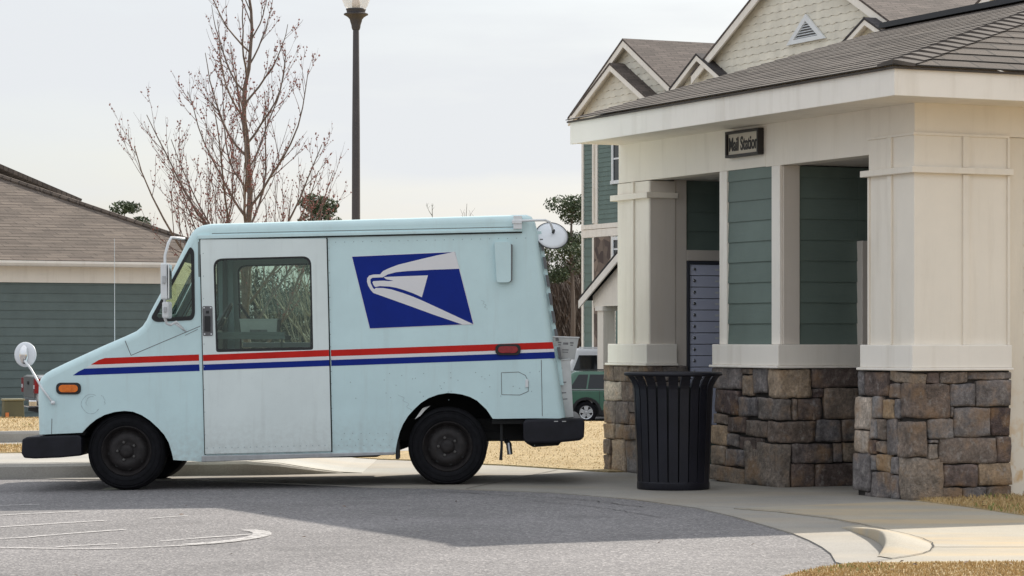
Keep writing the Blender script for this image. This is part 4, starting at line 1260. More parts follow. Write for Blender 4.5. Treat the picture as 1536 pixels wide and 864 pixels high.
# rolled rear door set behind the body edge
m = MB(); m.plate(V2([(806, 346), (812, 346), (826, 436), (842, 545), (846, 578), (838, 578), (828, 500)]), [], .10, WID-.10, 'y'); m.build('rear_door', M['van'], VAN)
m = MB()
for k in range(7):
    t0, t1 = k/7+.03, (k+1)/7-.02
    m.plate(V2([(809+(30*t0), 352+190*t0), (813.5+30*t0, 352+190*t0), (813.5+30*t1, 352+190*t1), (809+30*t1, 352+190*t1)]), [], .07, WID-.07, 'y')
m.build('door_roller', M['grey_plastic'], VAN)
# whip aerial on the bonnet
m = MB(); m.tube([(vx(148), .85, vz(522)), (vx(147.8), .85, vz(440)), (vx(147.5), .85, vz(352))], [.0035, .0022, .0016], 6); m.build('aerial', M['white_metal'], VAN)
# cab interior
m = MB()
m.box(vx(262), vx(590), .06, WID-.06, vz(654), vz(646)); m.build('floor', M['interior_dark'], VAN)
m = MB(); m.plate(V2([(474, 356), (480, 356), (487, 650), (481, 650)]), [], .04, .62, 'y'); m.plate(V2([(474, 356), (480, 356), (487, 650), (481, 650)]), [], 1.32, WID-.04, 'y'); m.build('bulkhead', M['interior_dark'], VAN)
m = MB(); m.plate(V2([(272, 392), (296, 350), (474, 345), (474, 353), (300, 358)]), [], .05, WID-.05, 'y'); m.build('headliner', M['interior'], VAN)
m = MB(); m.plate(V2([(215, 486), (250, 482), (292, 484), (300, 500), (296, 560), (230, 560)]), [], .08, WID-.08, 'y'); dash = m.build('dashboard', M['interior_dark'], VAN, bevel=.01)
for y0, y1 in ((.032, .075), (WID-.075, WID-.032)):
    m = MB(); m.box(vx(296), vx(304), y0, y1, vz(640), vz(362)); m.build('door_pillar', M['interior'], VAN, bevel=.005)
m = MB(); m.box(vx(330), vx(470), WID-.12, WID-.032, vz(522), vz(514)); m.build('window_ledge', M['white_metal'], VAN, bevel=.004)
m = MB(); m.lathe([(.165 + .012*math.cos(2*math.pi*k/8), .012*math.sin(2*math.pi*k/8)) for k in range(9)], 36, 'x')
m.box(-.006, .006, -.16, .16, -.012, .012); m.box(-.006, .006, -.012, .012, -.16, .0); m.lathe([(0, -.02), (.04, -.02), (.04, .02), (0, .02)], 14, 'x')
rs = Matrix.Rotation(R(28), 3, 'Y')
m.xform(lambda p: rs @ p + Vector((vx(304), 1.42, vz(480)))); sw = m.build('steering_wheel', M['grey_plastic'], VAN, smooth=True)
m = MB(); m.tube([(vx(304), 1.42, vz(480)), (vx(285), 1.42, vz(492))], .025, 8); m.tube([(vx(333), 1.30, vz(452)), (vx(352), 1.25, vz(478))], .012, 6); m.build('steering_column', M['interior_dark'], VAN)
m = MB(); m.box(vx(448), vx(468), 1.15, 1.6, vz(600), vz(468)); m.box(vx(400), vx(466), 1.15, 1.6, vz(612), vz(596)); m.box(vx(452), vx(468), 1.28, 1.46, vz(470), vz(438)); m.build('seat', M['interior_dark'], VAN, bevel=.03, seg=3)
m = MB(); m.box(vx(310), vx(425), .18, .72, vz(509), vz(503)); m.box(vx(312), vx(424), .18, .2, vz(503), vz(498)); 
for a in (318, 416): m.box(vx(a), vx(a+3), .3, .33, vz(640), vz(509))
m.build('tray_table', M['interior'], VAN, bevel=.004)
m = MB(); m.lathe([(0, -.03), (.05, -.03), (.07, -.01), (.07, .02), (0, .03)], 20, 'x', (vx(278), .9, vz(470))); m.tube([(vx(280), .9, vz(474)), (vx(284), .9, vz(486))], .012, 6); m.build('dash_fan', M['interior_dark'], VAN, smooth=True)

def tub(name, label, W, D, H, loc, rot=(0, 0, 0), prints=True, flare=.06, mat='tub'):
    """open corrugated tray: four flaring walls with a rolled lip"""
    e = tag(empty(name, loc), label, 'tray'); e.rotation_euler = rot
    m = MB(); t = .006; f = 1+flare
    def rectz(w, d, z): return [(-w/2, -d/2, z), (w/2, -d/2, z), (w/2, d/2, z), (-w/2, d/2, z)]
    vs = rectz(W, D, 0) + rectz(W*f, D*f, H) + rectz(W*f-2*t, D*f-2*t, H) + rectz(W-2*t, D-2*t, t)
    fs = [(3, 2, 1, 0)] + [(i, (i+1) % 4, 4+(i+1) % 4, 4+i) for i in range(4)] + [(4+i, 4+(i+1) % 4, 8+(i+1) % 4, 8+i) for i in range(4)] + [(8+i, 8+(i+1) % 4, 12+(i+1) % 4, 12+i) for i in range(4)] + [(12, 13, 14, 15)]
    m.add(vs, fs); m.build('wall', M[mat], e)
    m = MB(); w2, d2 = W*f/2, D*f/2
    for a, b in (((-w2, -d2), (w2, -d2)), ((w2, -d2), (w2, d2)), ((w2, d2), (-w2, d2)), ((-w2, d2), (-w2, -d2))):
        m.tube([(a[0], a[1], H), (b[0], b[1], H)], .006, 6)
    m.build('lip', M[mat], e)
    if prints:
        s = lambda z: -D/2*(1+flare*z/H)-.0012
        for (x0, x1, z0, z1) in prints:
            m = MB(); m.add([(x0*W, s(z0*H), z0*H), (x1*W, s(z0*H), z0*H), (x1*W, s(z1*H), z1*H), (x0*W, s(z1*H), z1*H)], [(0, 1, 2, 3)])
            m.build('print', M['tub_print'], e, recalc=False)
    return e
bx = -1.7745
wz = lambda b: vz(b)-.037
PR1 = [(-.40, -.22, .72, .78), (-.38, -.24, .62, .67), (.22, .40, .72, .78), (.24, .38, .62, .67), (-.13, .13, .66, .76), (-.16, .16, .40, .45), (-.14, .14, .30, .34)]
PR2 = [(-.2, .0, .84, .87), (-.15, .2, .60, .62), (-.2, .15, .42, .44), (-.15, .2, .31, .33)]
tub('mail_tray', 'white corrugated tray stood on the van rear bumper', .125, .46, .458, (bx+vx(846.5)+.012, 21.36, wz(627)), (0, R(-4), 0), PR2, .10)
tub('mail_tray', 'upper printed tray with slanted ends behind the van', .155, .44, .175, (bx+vx(848), 21.36, wz(539)), (0, R(2), 0), PR1, .32)
t_ = MB(); t_.box(-.03, .03, -.1, .1, 0, .10); tag(t_.build('parcel', M['cardboard'], None, loc=(bx+vx(843), 21.25, wz(544)+.002), bevel=.002), 'brown cardboard parcel inside the upper tray', 'parcel')
tub('mail_tub', 'pale blue grey tub on the tray table behind the van door window', .28, .34, .125, (bx+vx(383), 21.44, wz(502.5)), (0, 0, 0), [(-.25, .25, .05, .35)], .08)

# ------------------------------------------------------------------ parked cars
M['car_green'] = painted('car_green', (.055, .155, .10), .25, .06, coat=.6)
M['car_white'] = painted('car_white', (.78, .79, .80), .3, .04, coat=.4)
M['car_silver'] = painted('car_silver', (.50, .51, .52), .3, .06, metal=.5, coat=.4)
M['car_grey'] = painted('tailgate_grey', (.17, .17, .165), .4, .1)
M['cladding'] = painted('cladding', (.02, .02, .021), .7, .15)
M['alloy'] = painted('alloy', (.62, .63, .64), .25, .05, metal=.8)

def car_wheel(parent, x, y, r, sgn):
    e = empty('wheel', (x, y, r)); e.parent = parent
    m = MB(); m.lathe([(r*.62, .02*sgn), (r*.7, 0), (r*.9, .0), (r, .03*sgn), (r, .19*sgn), (r*.6, .2*sgn)], 32, 'y'); m.build('tyre', M['tyre'], e, smooth=True, angle=R(50))
    m = MB(); m.lathe([(r*.64, .01*sgn), (r*.58, .02*sgn), (r*.56, .08*sgn), (0, .09*sgn)], 28, 'y'); m.build('rim_well', M['cladding'], e, smooth=True)
    m = MB()
    for k in range(5):
        a = R(72*k+90)
        pts = []
        for rr, w in ((.06*r/.34, .05), (r*.6, .075)):
            for s in (-1, 1): pts.append((rr*math.cos(a)-s*w*math.sin(a), rr*math.sin(a)+s*w*math.cos(a)))
        m.plate([pts[0], pts[1], pts[3], pts[2]], [], .012*sgn, .05*sgn, 'y')
    m.lathe([(0, .008*sgn), (.06, .01*sgn), (.07, .05*sgn)], 16, 'y'); m.lathe([(r*.63, .008*sgn), (r*.57, .012*sgn), (r*.56, .05*sgn)], 28, 'y')
    m.build('rim', M['alloy'], e)
    return e
def arc_pts(cx, r, z0, n=10):
    """wheel arch traced from the tail side forward, opening downwards"""
    a0 = math.asin(max(-1, min(1, (z0-.34)/r)))
    return [(cx + r*math.cos(t), .34 + r*math.sin(t)) for t in [math.pi-a0-(math.pi-2*a0)*k/n for k in range(n+1)]]
def car(name, label, loc, rz, paint, L, W, H, belt, rear_x, front_x, wr, glass_lo, glass_hi, roof0, roof1, bonnet, clad, group, top=.11):
    c = tag(empty(name, loc, rz), label, 'car', group)
    z0 = .28
    low = [(0.06, z0)] + arc_pts(rear_x, wr+.07, z0) + arc_pts(front_x, wr+.07, z0) + [(L-.08, z0), (L, .45), (L-.02, .72), (L-.15, bonnet-.06), (L-.9, bonnet), (L-1.35, belt), (.08, belt), (.0, belt-.15), (-.02, .5)]
    m = MB(); m.plate(low, [], 0, W, 'y'); m.build('body', M[paint], c, bevel=.05, seg=3)
    m = MB()
    i = .16
    b0, b1 = .10, L-1.25
    m.add([(b0, .03, belt-.01), (b1, .03, belt-.01), (roof1, i, H), (roof0, i, H), (b0, W-.03, belt-.01), (b1, W-.03, belt-.01), (roof1, W-i, H), (roof0, W-i, H)],
          [(0, 1, 2, 3), (7, 6, 5, 4), (3, 2, 6, 7), (0, 3, 7, 4), (1, 5, 6, 2)])
    m.build('cabin', M[paint], c, bevel=.11, seg=4)
    # side glass panes on the sloping cabin side, windscreen and tailgate glass
    def gp(x0b, x1b, x0t, x1t, side):
        zb, zt = belt+.04, H-top
        f = lambda z: .03 + (i-.03)*(z-belt)/(H-belt)
        y = [f(zb)-.008, f(zt)-.008]
        if side: y = [W-q for q in y]
        o = MB(); s = -.01 if not side else .01
        o.hexa([(x0b, y[0], zb), (x1b, y[0], zb), (x1b, y[0]-s, zb), (x0b, y[0]-s, zb), (x0t, y[1], zt), (x1t, y[1], zt), (x1t, y[1]-s, zt), (x0t, y[1]-s, zt)])
        o.build('side_window', M['car_glass'], c)
    n = len(glass_lo)
    for side in (0, 1):
        for a, b in zip(glass_lo, glass_hi): gp(a[0], a[1], b[0], b[1], side)
    m = MB(); m.add([(b1+.0, .16, belt+.05), (b1+.0, W-.16, belt+.05), (roof1+.06, W-.26, H-.07), (roof1+.06, .26, H-.07)], [(0, 1, 2, 3)]); m.build('windscreen', M['car_glass'], c)
    m = MB(); m.add([(b0-.012, .2, belt+.06), (b0-.012, W-.2, belt+.06), (roof0-.045, W-.28, H-.08), (roof0-.045, .28, H-.08)], [(0, 1, 2, 3)]); m.build('tailgate_glass', M['car_glass'], c)
    for y in (.0, W):
        s = -1 if y == 0 else 1
        m = MB(); m.tube([(roof0+.2, (i+.06) if y == 0 else W-i-.06, H+.03), (roof1-.2, (i+.06) if y == 0 else W-i-.06, H+.03)], .018, 6); m.build('roof_rail', M['cladding'] if clad else M[paint], c)
        m = MB(); m.hexa([(-.025, y+s*-.0, belt-.32), (.22, y+s*.008, belt-.32), (.22, y-s*.2, belt-.32), (-.025, y-s*.25, belt-.32), (.06, y, belt-.02), (.12, y+s*.008, belt-.02), (.12, y-s*.2, belt-.02), (.06, y-s*.25, belt-.02)]); m.build('tail_lamp', M['red_lens'], c)
        m = MB(); m.box(rear_x+.55, rear_x+.75, y-.02 if s < 0 else y, y if s < 0 else y+.02, belt-.22, belt-.18); m.build('door_handle', M['cladding'] if paint != 'car_white' else M[paint], c)
        m = MB(); m.box(b0+.1, b1-.05, min(y+s*.006, y-s*.02), max(y+s*.006, y-s*.02), belt-.005, belt+.02); m.build('belt_trim', M['steel'], c)
        m = MB()
        for sx_ in (rear_x+.42, rear_x+1.42, rear_x+2.35): m.box(sx_, sx_+.012, min(y, y+s*.004), max(y, y+s*.004), .35, belt-.03)
        m.build('door_gap', M['cladding'], c)
        if clad:
            for cx in (rear_x, front_x):
                a_ = arc_pts(cx, wr+.065, z0); b_ = arc_pts(cx, wr+.15, z0)
                m = MB(); m.plate(a_ + b_[::-1], [], y-.012 if s < 0 else y-.01, y+.01 if s < 0 else y+.012, 'y'); m.build('arch_cladding', M['cladding'], c)
            m = MB(); m.box(rear_x+wr+.12, front_x-wr-.12, min(y+s*.012, y), max(y+s*.012, y), z0-.03, z0+.14); m.build('sill_cladding', M['cladding'], c)
    m = MB()
    m.box(.12, L-.12, .12, W-.12, z0-.08, z0+.3)
    m.build('underside', M['cladding'], c)
    m = MB(); m.plate([(-.06, .3), (.1, .26), (.1, .62), (-.06, .6)], [], .03, W-.03, 'y'); m.plate([(L-.1, .26), (L+.05, .3), (L+.05, .56), (L-.1, .6)], [], .03, W-.03, 'y'); m.build('bumper', M['cladding'] if clad else M[paint], c, bevel=.03)
    for x in (rear_x, front_x):
        car_wheel(c, x, .02, wr, 1); car_wheel(c, x, W-.02, wr, -1)
    return c
gc = 'cars in the far lot'
car('parked_wagon', 'green station wagon with dark wheel arch trim parked beyond the dry lawn', (1.42, 85, gz(2, 85)-.02), R(3), 'car_green', 4.8, 1.82, 1.66, 1.06, .95, 3.70, .345,
    [(.42, .95), (1.0, 1.95), (2.02, 3.05)], [(.72, 1.02), (1.08, 1.95), (2.02, 2.65)], .55, 2.75, .98, True, gc)
car('parked_suv', 'tall white utility vehicle parked behind the green wagon', (1.78, 93, gz(2, 93)), R(2), 'car_white', 5.3, 2.0, 2.06, 1.22, 1.15, 4.25, .39,
    [(.34, 1.2), (1.28, 2.2), (2.28, 3.4)], [(.56, 1.2), (1.28, 2.2), (2.28, 2.95)], .46, 3.05, 1.15, False, gc, .24)
# pickup: cab and open bed
PK = tag(empty('parked_pickup', (-10.28, 57.6, gz(-10, 58)), R(19)), 'silver pickup with grey tailgate parked beside the garage', 'truck')
m = MB(); L = 5.4; W = 1.9
m.plate([(.05, .42)] + arc_pts(1.15, .46, .42) + arc_pts(4.45, .46, .42) + [(L, .45), (L, .95), (L-1.1, 1.08), (2.3, 1.1), (.05, 1.1), (.02, .6)], [], 0, W, 'y'); m.build('body', M['car_silver'], PK, bevel=.04)
m = MB(); m.hexa([(2.2, .05, 1.09), (4.3, .05, 1.09), (4.3, W-.05, 1.09), (2.2, W-.05, 1.09), (2.4, .18, 1.75), (3.6, .18, 1.75), (3.6, W-.18, 1.75), (2.4, W-.18, 1.75)]); m.build('cab', M['car_silver'], PK, bevel=.05)
for y in (.06, W-.06):
    m = MB(); s = -1 if y < 1 else 1
    m.hexa([(2.42, y+s*.02, 1.16), (3.95, y+s*.02, 1.16), (3.95, y-s*.03, 1.16), (2.42, y-s*.03, 1.16), (2.52, y-s*.085, 1.65), (3.6, y-s*.085, 1.65), (3.6, y-s*.13, 1.65), (2.52, y-s*.13, 1.65)]); m.build('side_window', M['car_glass'], PK)
m = MB(); m.box(-.02, .045, .22, W-.22, .62, 1.08); tg = m.build('tailgate', M['car_grey'], PK, bevel=.02)
m = MB(); m.box(-.035, -.0205, W/2-.12, W/2+.12, .9, .97); m.build('handle', M['cladding'], tg)
for y0 in (.02, W-.20):
    m = MB(); m.box(-.025, .0, y0, y0+.18, .72, 1.04); m.box(-.028, .12, -.008 if y0 < 1 else W-.01, .01 if y0 < 1 else W+.008, .72, 1.04); tl = m.build('tail_lamp', M['red_lens'], PK, bevel=.01)
    m = MB(); m.box(-.034, -.0255, y0+.03, y0+.15, .82, .90); m.build('reverse_lens', M['white_metal'], tl)
m = MB(); m.box(-.16, .02, .0, W, .42, .58); m.build('bumper', M['chrome'], PK, bevel=.03)
m = MB(); m.box(.1, L-.1, .15, W-.15, .3, .6); m.build('underside', M['cladding'], PK)
for x in (1.15, 4.45):
    car_wheel(PK, x, .02, .37, 1); car_wheel(PK, x, W-.02, .37, -1)

# utility pedestal on the left lawn
UP = tag(empty('utility_box', (-7.3, 39, gz(-7.3, 39)+.1), R(20)), 'small olive green utility box standing on the dry verge', 'utility box')
M['olive'] = painted('olive_metal', (.105, .10, .055), .6, .15)
m = MB(); m.hexa([(-.15, -.13, 0), (.15, -.13, 0), (.15, .13, 0), (-.15, .13, 0), (-.14, -.12, .30), (.14, -.12, .30), (.14, .12, .30), (-.14, .12, .30)]); m.build('cabinet', M['olive'], UP, bevel=.01)
m = MB(); m.box(-.155, .155, -.135, .135, .301, .33); m.build('lid', painted('olive_lid', (.24, .22, .14), .6, .1), UP, bevel=.01)
m = MB(); m.box(-.13, -.08, -.140, -.131, .04, .13); m.build('warning_sticker', painted('sticker_orange', (.65, .2, .06), .6, .1), UP)

# ------------------------------------------------------------------ garage block on the left
def local_frame(name, loc, ang, label, cat, group=None): return tag(empty(name, loc, ang), label, cat, group)
GA = local_frame('garage_block', (-12.67, 66, 0), R(27), 'long low garage with grey green lap siding and a tan shingle hip roof', 'building')
zb, ze, zf = -1.3, 2.98, 2.57
laps(MB(), (-24, 0), (1, 0), (0, -1), 30.1, zb, zf, .212, .02).build('wall', M['garage_siding'], GA)
laps(MB(), (6.1, 0), (0, 1), (1, 0), 11, zb, zf, .212, .02).build('wall', M['garage_siding'], GA)
m = MB(); m.box(-24, 6.08, .02, 11, zb, ze+.1); m.build('core', M['interior_dark'], GA)
m = MB(); m.box(-24, -3.0, -.06, .02, zf, ze); m.box(-2.98, 6.16, -.06, .02, zf, ze); m.box(6.08, 6.16, .021, 11, zf, ze); m.build('frieze', M['cream'], GA)
m = MB(); m.box(5.98, 6.13, -.05, -.021, zb, zf); m.build('corner_board', M['cream'], GA)
m = MB(); m.box(-24.4, 6.52, -.42, .0, ze, ze+.03); m.box(6.0, 6.5, .001, 11, ze, ze+.03); m.build('soffit', M['trim_white'], GA)
m = MB(); m.plate([(-.46, ze+.0), (-.42, ze-.02), (-.42, ze+.12), (-.50, ze+.12), (-.50, ze+.06)], [], -24.4, 6.5, 'x'); m.build('gutter', M['trim_white'], GA)
hp = .452; e = .46
m = MB()
rows = 30; 
for i in range(rows):
    s0, s1 = i*.2, (i+1)*.2
    xr0, xr1 = 6.1+e-s0, 6.1+e-s1
    z0_, z1_ = ze+.13+hp*s0, ze+.13+hp*s1
    m.add([(-24.5, -e+s0, z0_), (xr0, -e+s0, z0_), (xr0, -e+s0, z0_+.005), (-24.5, -e+s0, z0_+.005), (xr1, -e+s1, z1_), (-24.5, -e+s1, z1_)], [(0, 1, 2, 3), (3, 2, 4, 5)])
    m.add([(xr0, -e+s0, z0_), (xr0, 11.46-s0, z0_), (xr1, 11.46-s1, z1_), (xr1, -e+s1, z1_)], [(0, 1, 2, 3)])
m.add([(-24.5, 11.46, ze+.13), (6.56, 11.46, ze+.13), (.56, 5.46, ze+.13+hp*6), (-24.5, 5.46, ze+.13+hp*6)], [(0, 1, 2, 3)])
gr = m.build('roof', M['shingle_garage'], GA, recalc=False, uv=lambda c: (c.x + .5*c.y, c.y*1.1))
m = MB(); m.tube([(6.56, -.46, ze+.15), (.56, 5.5, ze+.15+hp*6)], .07, 6); m.build('hip_cap', M['shingle_garage'], gr, uv=lambda c: (c.x, c.y))
HB = local_frame('rear_house', (-15.0, 92, 0), R(27), 'brown roofed house end just showing over the garage roof', 'building')
m = MB(); m.box(-9, -.5, 0, 8, -1.3, 5.7); m.build('wall', M['cream_siding'], HB)
m = MB(); m.hexa([(-4.5, -.4, 7.6), (0, -.4, 5.85), (0, 8.4, 5.85), (-4.5, 8.4, 7.6), (-4.5, -.4, 7.75), (.05, -.4, 5.98), (.05, 8.4, 5.98), (-4.5, 8.4, 7.75)])
m.hexa([(-9.2, -.4, 5.85), (-4.51, -.4, 7.6), (-4.51, 8.4, 7.6), (-9.2, 8.4, 5.85), (-9.25, -.4, 5.98), (-4.51, -.4, 7.75), (-4.51, 8.4, 7.75), (-9.25, 8.4, 5.98)])
m.build('roof', M['shingle_garage'], HB, uv=lambda c: (c.y, c.x))
m = MB(); m.box(-.35, .02, -.38, 8.3, 5.68, 5.84); m.build('fascia', M['trim_white'], HB)

# ------------------------------------------------------------------ apartment building behind the shelter
AP = local_frame('apartment_building', (2.5, 95, 0), ROT, 'three storey apartment building with green siding and cream shake gables', 'building')
def seg(mb, t0, t1, z0, z1, x0, x1): return mb.box(x0, x1, -t1, -t0, z0, z1)
m = MB(); seg(m, .02, 32, -1.4, 9.25, .02, 14); m.build('wall', M['cream'], AP)
laps(MB(), (.018, -.84), (0, 1), (-1, 0), .69, 5.22, 9.2, .165, .02).build('green_panel', M['green_siding_far'], AP)
laps(MB(), (.018, -9.5), (0, 1), (-1, 0), 8.24, 5.22, 9.2, .165, .02).build('green_panel', M['green_siding_far'], AP)
laps(MB(), (.018, -.84), (0, 1), (-1, 0), .69, -1.3, 4.75, .30, .02).build('green_panel', M['green_siding_far'], AP)
laps(MB(), (.018, -9.5), (0, 1), (-1, 0), 6.9, -1.3, 4.75, .165, .02).build('green_panel', M['green_siding_far'], AP)
m = MB()
seg(m, 0, .147, -1.4, 9.25, -.03, .0175); seg(m, .845, .96, 5.25, 9.25, -.03, .0175); seg(m, 1.12, 1.255, 5.25, 9.25, -.03, .0175)
seg(m, .845, 1.02, -1.4, 4.75, -.03, .0175); seg(m, 2.30, 2.42, -1.4, 4.75, -.03, .0175)
seg(m, 0, 9.5, 4.76, 5.03, -.035, .0175); seg(m, 0, 9.5, 5.05, 5.21, -.05, .0175)
m.build('trim', M['trim_white'], AP)
m = MB(); seg(m, 1.025, 2.295, -1.4, 4.74, -.05, .0175)
st2 = NT('apartment_stone'); vo = st2.new('ShaderNodeTexVoronoi'); vo.inputs['Scale'].default_value = 3.2; st2.link(st2.coord(), vo.inputs['Vector'])
sc_ = st2.new('ShaderNodeSeparateColor'); st2.link(vo.outputs['Color'], sc_.inputs[0]); st2.base(st2.ramp(sc_.outputs[0], [(0, (.075, .055, .05)), (.5, (.15, .115, .095)), (1, (.26, .2, .16))])); st2.set(Roughness=.9)
m.build('stone_panel', st2.m, AP)
def window(t0, t1, z0, z1):
    f = MB(); w = .12
    seg(f, t0, t0+w, z0, z1, -.07, .0); seg(f, t1-w, t1, z0, z1, -.07, .0); seg(f, t0+w, t1-w, z1-w, z1, -.07, 0); seg(f, t0-.05, t1+.05, z0, z0+w, -.09, 0); seg(f, t0+w, t1-w, (z0+z1)/2-.03, (z0+z1)/2+.03, -.05, 0)
    o = f.build('window', M['white_metal'], AP); g = MB(); seg(g, t0+w, t1-w, z0+w, z1-w, -.03, -.02); g.build('pane', M['car_glass'], o)
window(2.42, 3.6, 6.55, 8.3); window(2.44, 3.5, 3.85, 4.72); window(4.6, 5.8, 6.55, 8.3)
def gable(tc, half, zf_, za_, x, depth, mat_roof='shingle_far', drop=0.6, scal=True, trim=.26):
    root = None
    if scal:
        # shake courses with wavy butts
        f = MB(); step = .235; z = zf_-drop
        f.add([(x+.02, -(tc-half), zf_-drop), (x+.02, -(tc+half), zf_-drop), (x+.02, -(tc+half), zf_), (x+.02, -tc, za_), (x+.02, -(tc-half), zf_)], [(0, 1, 2, 3, 4)])
        while z < za_-.12:
            zz = z + step
            w0 = half if z <= zf_ else half*(za_-z)/(za_-zf_)
            w1 = half if zz <= zf_ else half*max(0, (za_-zz))/(za_-zf_)
            n = max(4, int(2*w0/.07)); ph = rng.random()*6
            vs = []
            for k in range(n+1):
                t = tc - w0 + 2*w0*k/n
                wv = .018*math.sin(t*2*math.pi/.5+ph) + .006*rng.uniform(-1, 1)
                t2 = tc + (t-tc)*(w1/w0 if w0 else 0)
                vs += [(x-.016, -t, z+wv), (x-.002, -t2, zz+.0), (x+.015, -t, z+wv)]
            fs = []
            for k in range(n): fs += [(3*k, 3*k+3, 3*k+4, 3*k+1), (3*k, 3*k+2, 3*k+5, 3*k+3)]
            f.add(vs, fs, rng.random()); z = zz
        f.build('gable_face', M['cream_siding'], AP, recalc=False)
    sl = (za_-zf_)/half; ov = .35
    zlo = zf_-sl*ov
    for s in (-1, 1):
        b = MB()
        tf = tc + s*(half+ov)
        b.hexa([(x-.32, -tc, za_+.06), (x-.32, -tf, zlo+.06), (x+depth, -tf, zlo+.06), (x+depth, -tc, za_+.06), (x-.32, -tc, za_+.13), (x-.32, -tf, zlo+.13), (x+depth, -tf, zlo+.13), (x+depth, -tc, za_+.13)])
        o = b.build('gable_roof', M[mat_roof], AP, uv=lambda c: (c.x, c.y*1.15))
        b = MB()
        b.hexa([(x-.30, -tc, za_+.05-trim), (x-.30, -tf, zlo+.05-trim), (x-.24, -tf, zlo+.05-trim), (x-.24, -tc, za_+.05-trim), (x-.30, -tc, za_+.055), (x-.30, -tf, zlo+.055), (x-.24, -tf, zlo+.055), (x-.24, -tc, za_+.055)])
        b.hexa([(x-.239, -tc, za_+.02), (x-.239, -tf, zlo+.02), (x+.02, -tf, zlo+.02), (x+.02, -tc, za_+.02), (x-.239, -tc, za_+.055), (x-.239, -tf, zlo+.055), (x+.02, -tf, zlo+.055), (x+.02, -tc, za_+.055)])
        b.build('rake_board', M['trim_white'], o)
gable(3.75, 3.95, 9.15, 11.35, .0, 12, trim=.22)
gable(3.25, 2.65, 9.2, 10.55, -.25, 4, trim=.2)
gable(9.25, 1.5, 9.5, 10.3, -.15, 4, 'dark_roof', 1.0, trim=.17)
gable(15.15, 6.0, 9.85, 12.95, -.1, 13, drop=1.4)
gable(19.9, 1.6, 9.5, 10.28, -.5, 3, 'dark_roof', .5, trim=.15)
gable(27.0, 2.2, 10.1, 11.25, -.1, 8)
# triangular louvre
v = MB(); tv0, tv1, zv0, zv1 = 14.5, 16.75, 10.16, 11.0; tm = (tv0+tv1)/2
v.plate([(-tv0, zv0), (-tv1, zv0), (-tm, zv1)], [[(-tv0-.42, zv0+.13), (-tv1+.42, zv0+.13), (-tm, zv1-.2)]], -.20, -.135, 'x')
vo_ = v.build('gable_vent', M['white_metal'], AP)
v = MB()
for k in range(6):
    z = zv0+.15+k*.08; w = (tv1-tv0-.84)/2*(1-(k*.08+.04)/.52)
    if w > .03: v.hexa([(-.19, -tm-w, z), (-.19, -tm+w, z), (-.14, -tm+w, z+.03), (-.14, -tm-w, z+.03), (-.185, -tm-w, z+.012), (-.185, -tm+w, z+.012), (-.135, -tm+w, z+.042), (-.135, -tm-w, z+.042)])
v.build('slats', M['white_metal'], vo_)
v = MB(); v.box(-.137, -.134, -tm-.75, -tm+.75, zv0+.13, zv0+.14); v.plate([(-tv0-.42, zv0+.13), (-tv1+.42, zv0+.13), (-tm, zv1-.2)], [], -.1345, -.131, 'x'); v.build('louvre_shadow', M['grey_plastic'], vo_)  # dark grey sheet standing in for the shade between the louvre slats
# entry porch with a small gable
PO = -2.5
m = MB()
for t0, t1, up in ((5.35, 8.2, 1), (8.2, 11.05, -1)):
    za, zb_ = (2.45, 3.94) if up > 0 else (3.94, 2.45)
    m.hexa([(PO-.25, -t0, za), (PO-.25, -t1, zb_), (0, -t1, zb_), (0, -t0, za), (PO-.25, -t0, za+.12), (PO-.25, -t1, zb_+.12), (0, -t1, zb_+.12), (0, -t0, za+.12)])
pr = m.build('porch_roof', M['ridge_black'], AP)
m = MB()
for t0, t1, up in ((5.35, 8.2, 1), (8.2, 11.05, -1)):
    za, zb_ = (2.18, 3.67) if up > 0 else (3.67, 2.18)
    m.hexa([(PO-.29, -t0, za), (PO-.29, -t1, zb_), (PO-.24, -t1, zb_), (PO-.24, -t0, za), (PO-.29, -t0, za+.26), (PO-.29, -t1, zb_+.26), (PO-.24, -t1, zb_+.26), (PO-.24, -t0, za+.26)])
m.build('rake_board', M['trim_white'], pr)
m = MB(); m.plate([(-5.9, 2.25), (-10.5, 2.25), (-10.5, 2.6), (-8.2, 3.75), (-5.9, 2.6)], [], PO-.02, PO+.1, 'x'); seg(m, 5.7, 6.1, 2.2, 2.45, PO+.1, 0); m.build('porch_gable', M['cream'], AP)
for t in (6.2, 10.0):
    m = MB(); seg(m, t, t+.43, -1.4, 2.1, PO, PO+.43); col = m.build('porch_column', M['cream'], AP)
    m = MB(); seg(m, t-.06, t+.49, 2.1, 2.25, PO-.06, PO+.49); m.build('column_cap', M['trim_white'], col)

# ------------------------------------------------------------------ street lamp
LP = tag(empty('street_lamp', (-2.223, 38, gz(-2.2, 38)), 0), 'tall black lamp post with a frosted globe behind the van', 'street lamp')
zl = lambda py: 1.155 + (509-py)/4000*38
b0 = gz(-2.2, 38)
lz = lambda py: zl(py) - b0
m = MB(); m.lathe([(.16, 0), (.16, .1), (.13, .16), (.105, .5), (.08, .7), (.066, .8), (.062, 2.5), (.056, 4.2), (.044, lz(48)), (.04, lz(43))], 24); m.build('pole', M['lamp_paint'], LP, smooth=True, angle=R(40))
m = MB(); m.lathe([(.05, lz(45)), (.062, lz(42)), (.066, lz(38)), (.075, lz(35)), (.082, lz(33)), (.09, lz(29)), (.115, lz(26)), (.15, lz(23.5)), (.172, lz(22.5)), (.176, lz(21)), (.165, lz(20.2)), (.132, lz(19.5)), (.135, lz(16)), (.145, lz(14.5)), (.14, lz(13.2)), (.0, lz(13.2))], 32); m.build('capital', M['lamp_paint'], LP, smooth=True, angle=R(40))
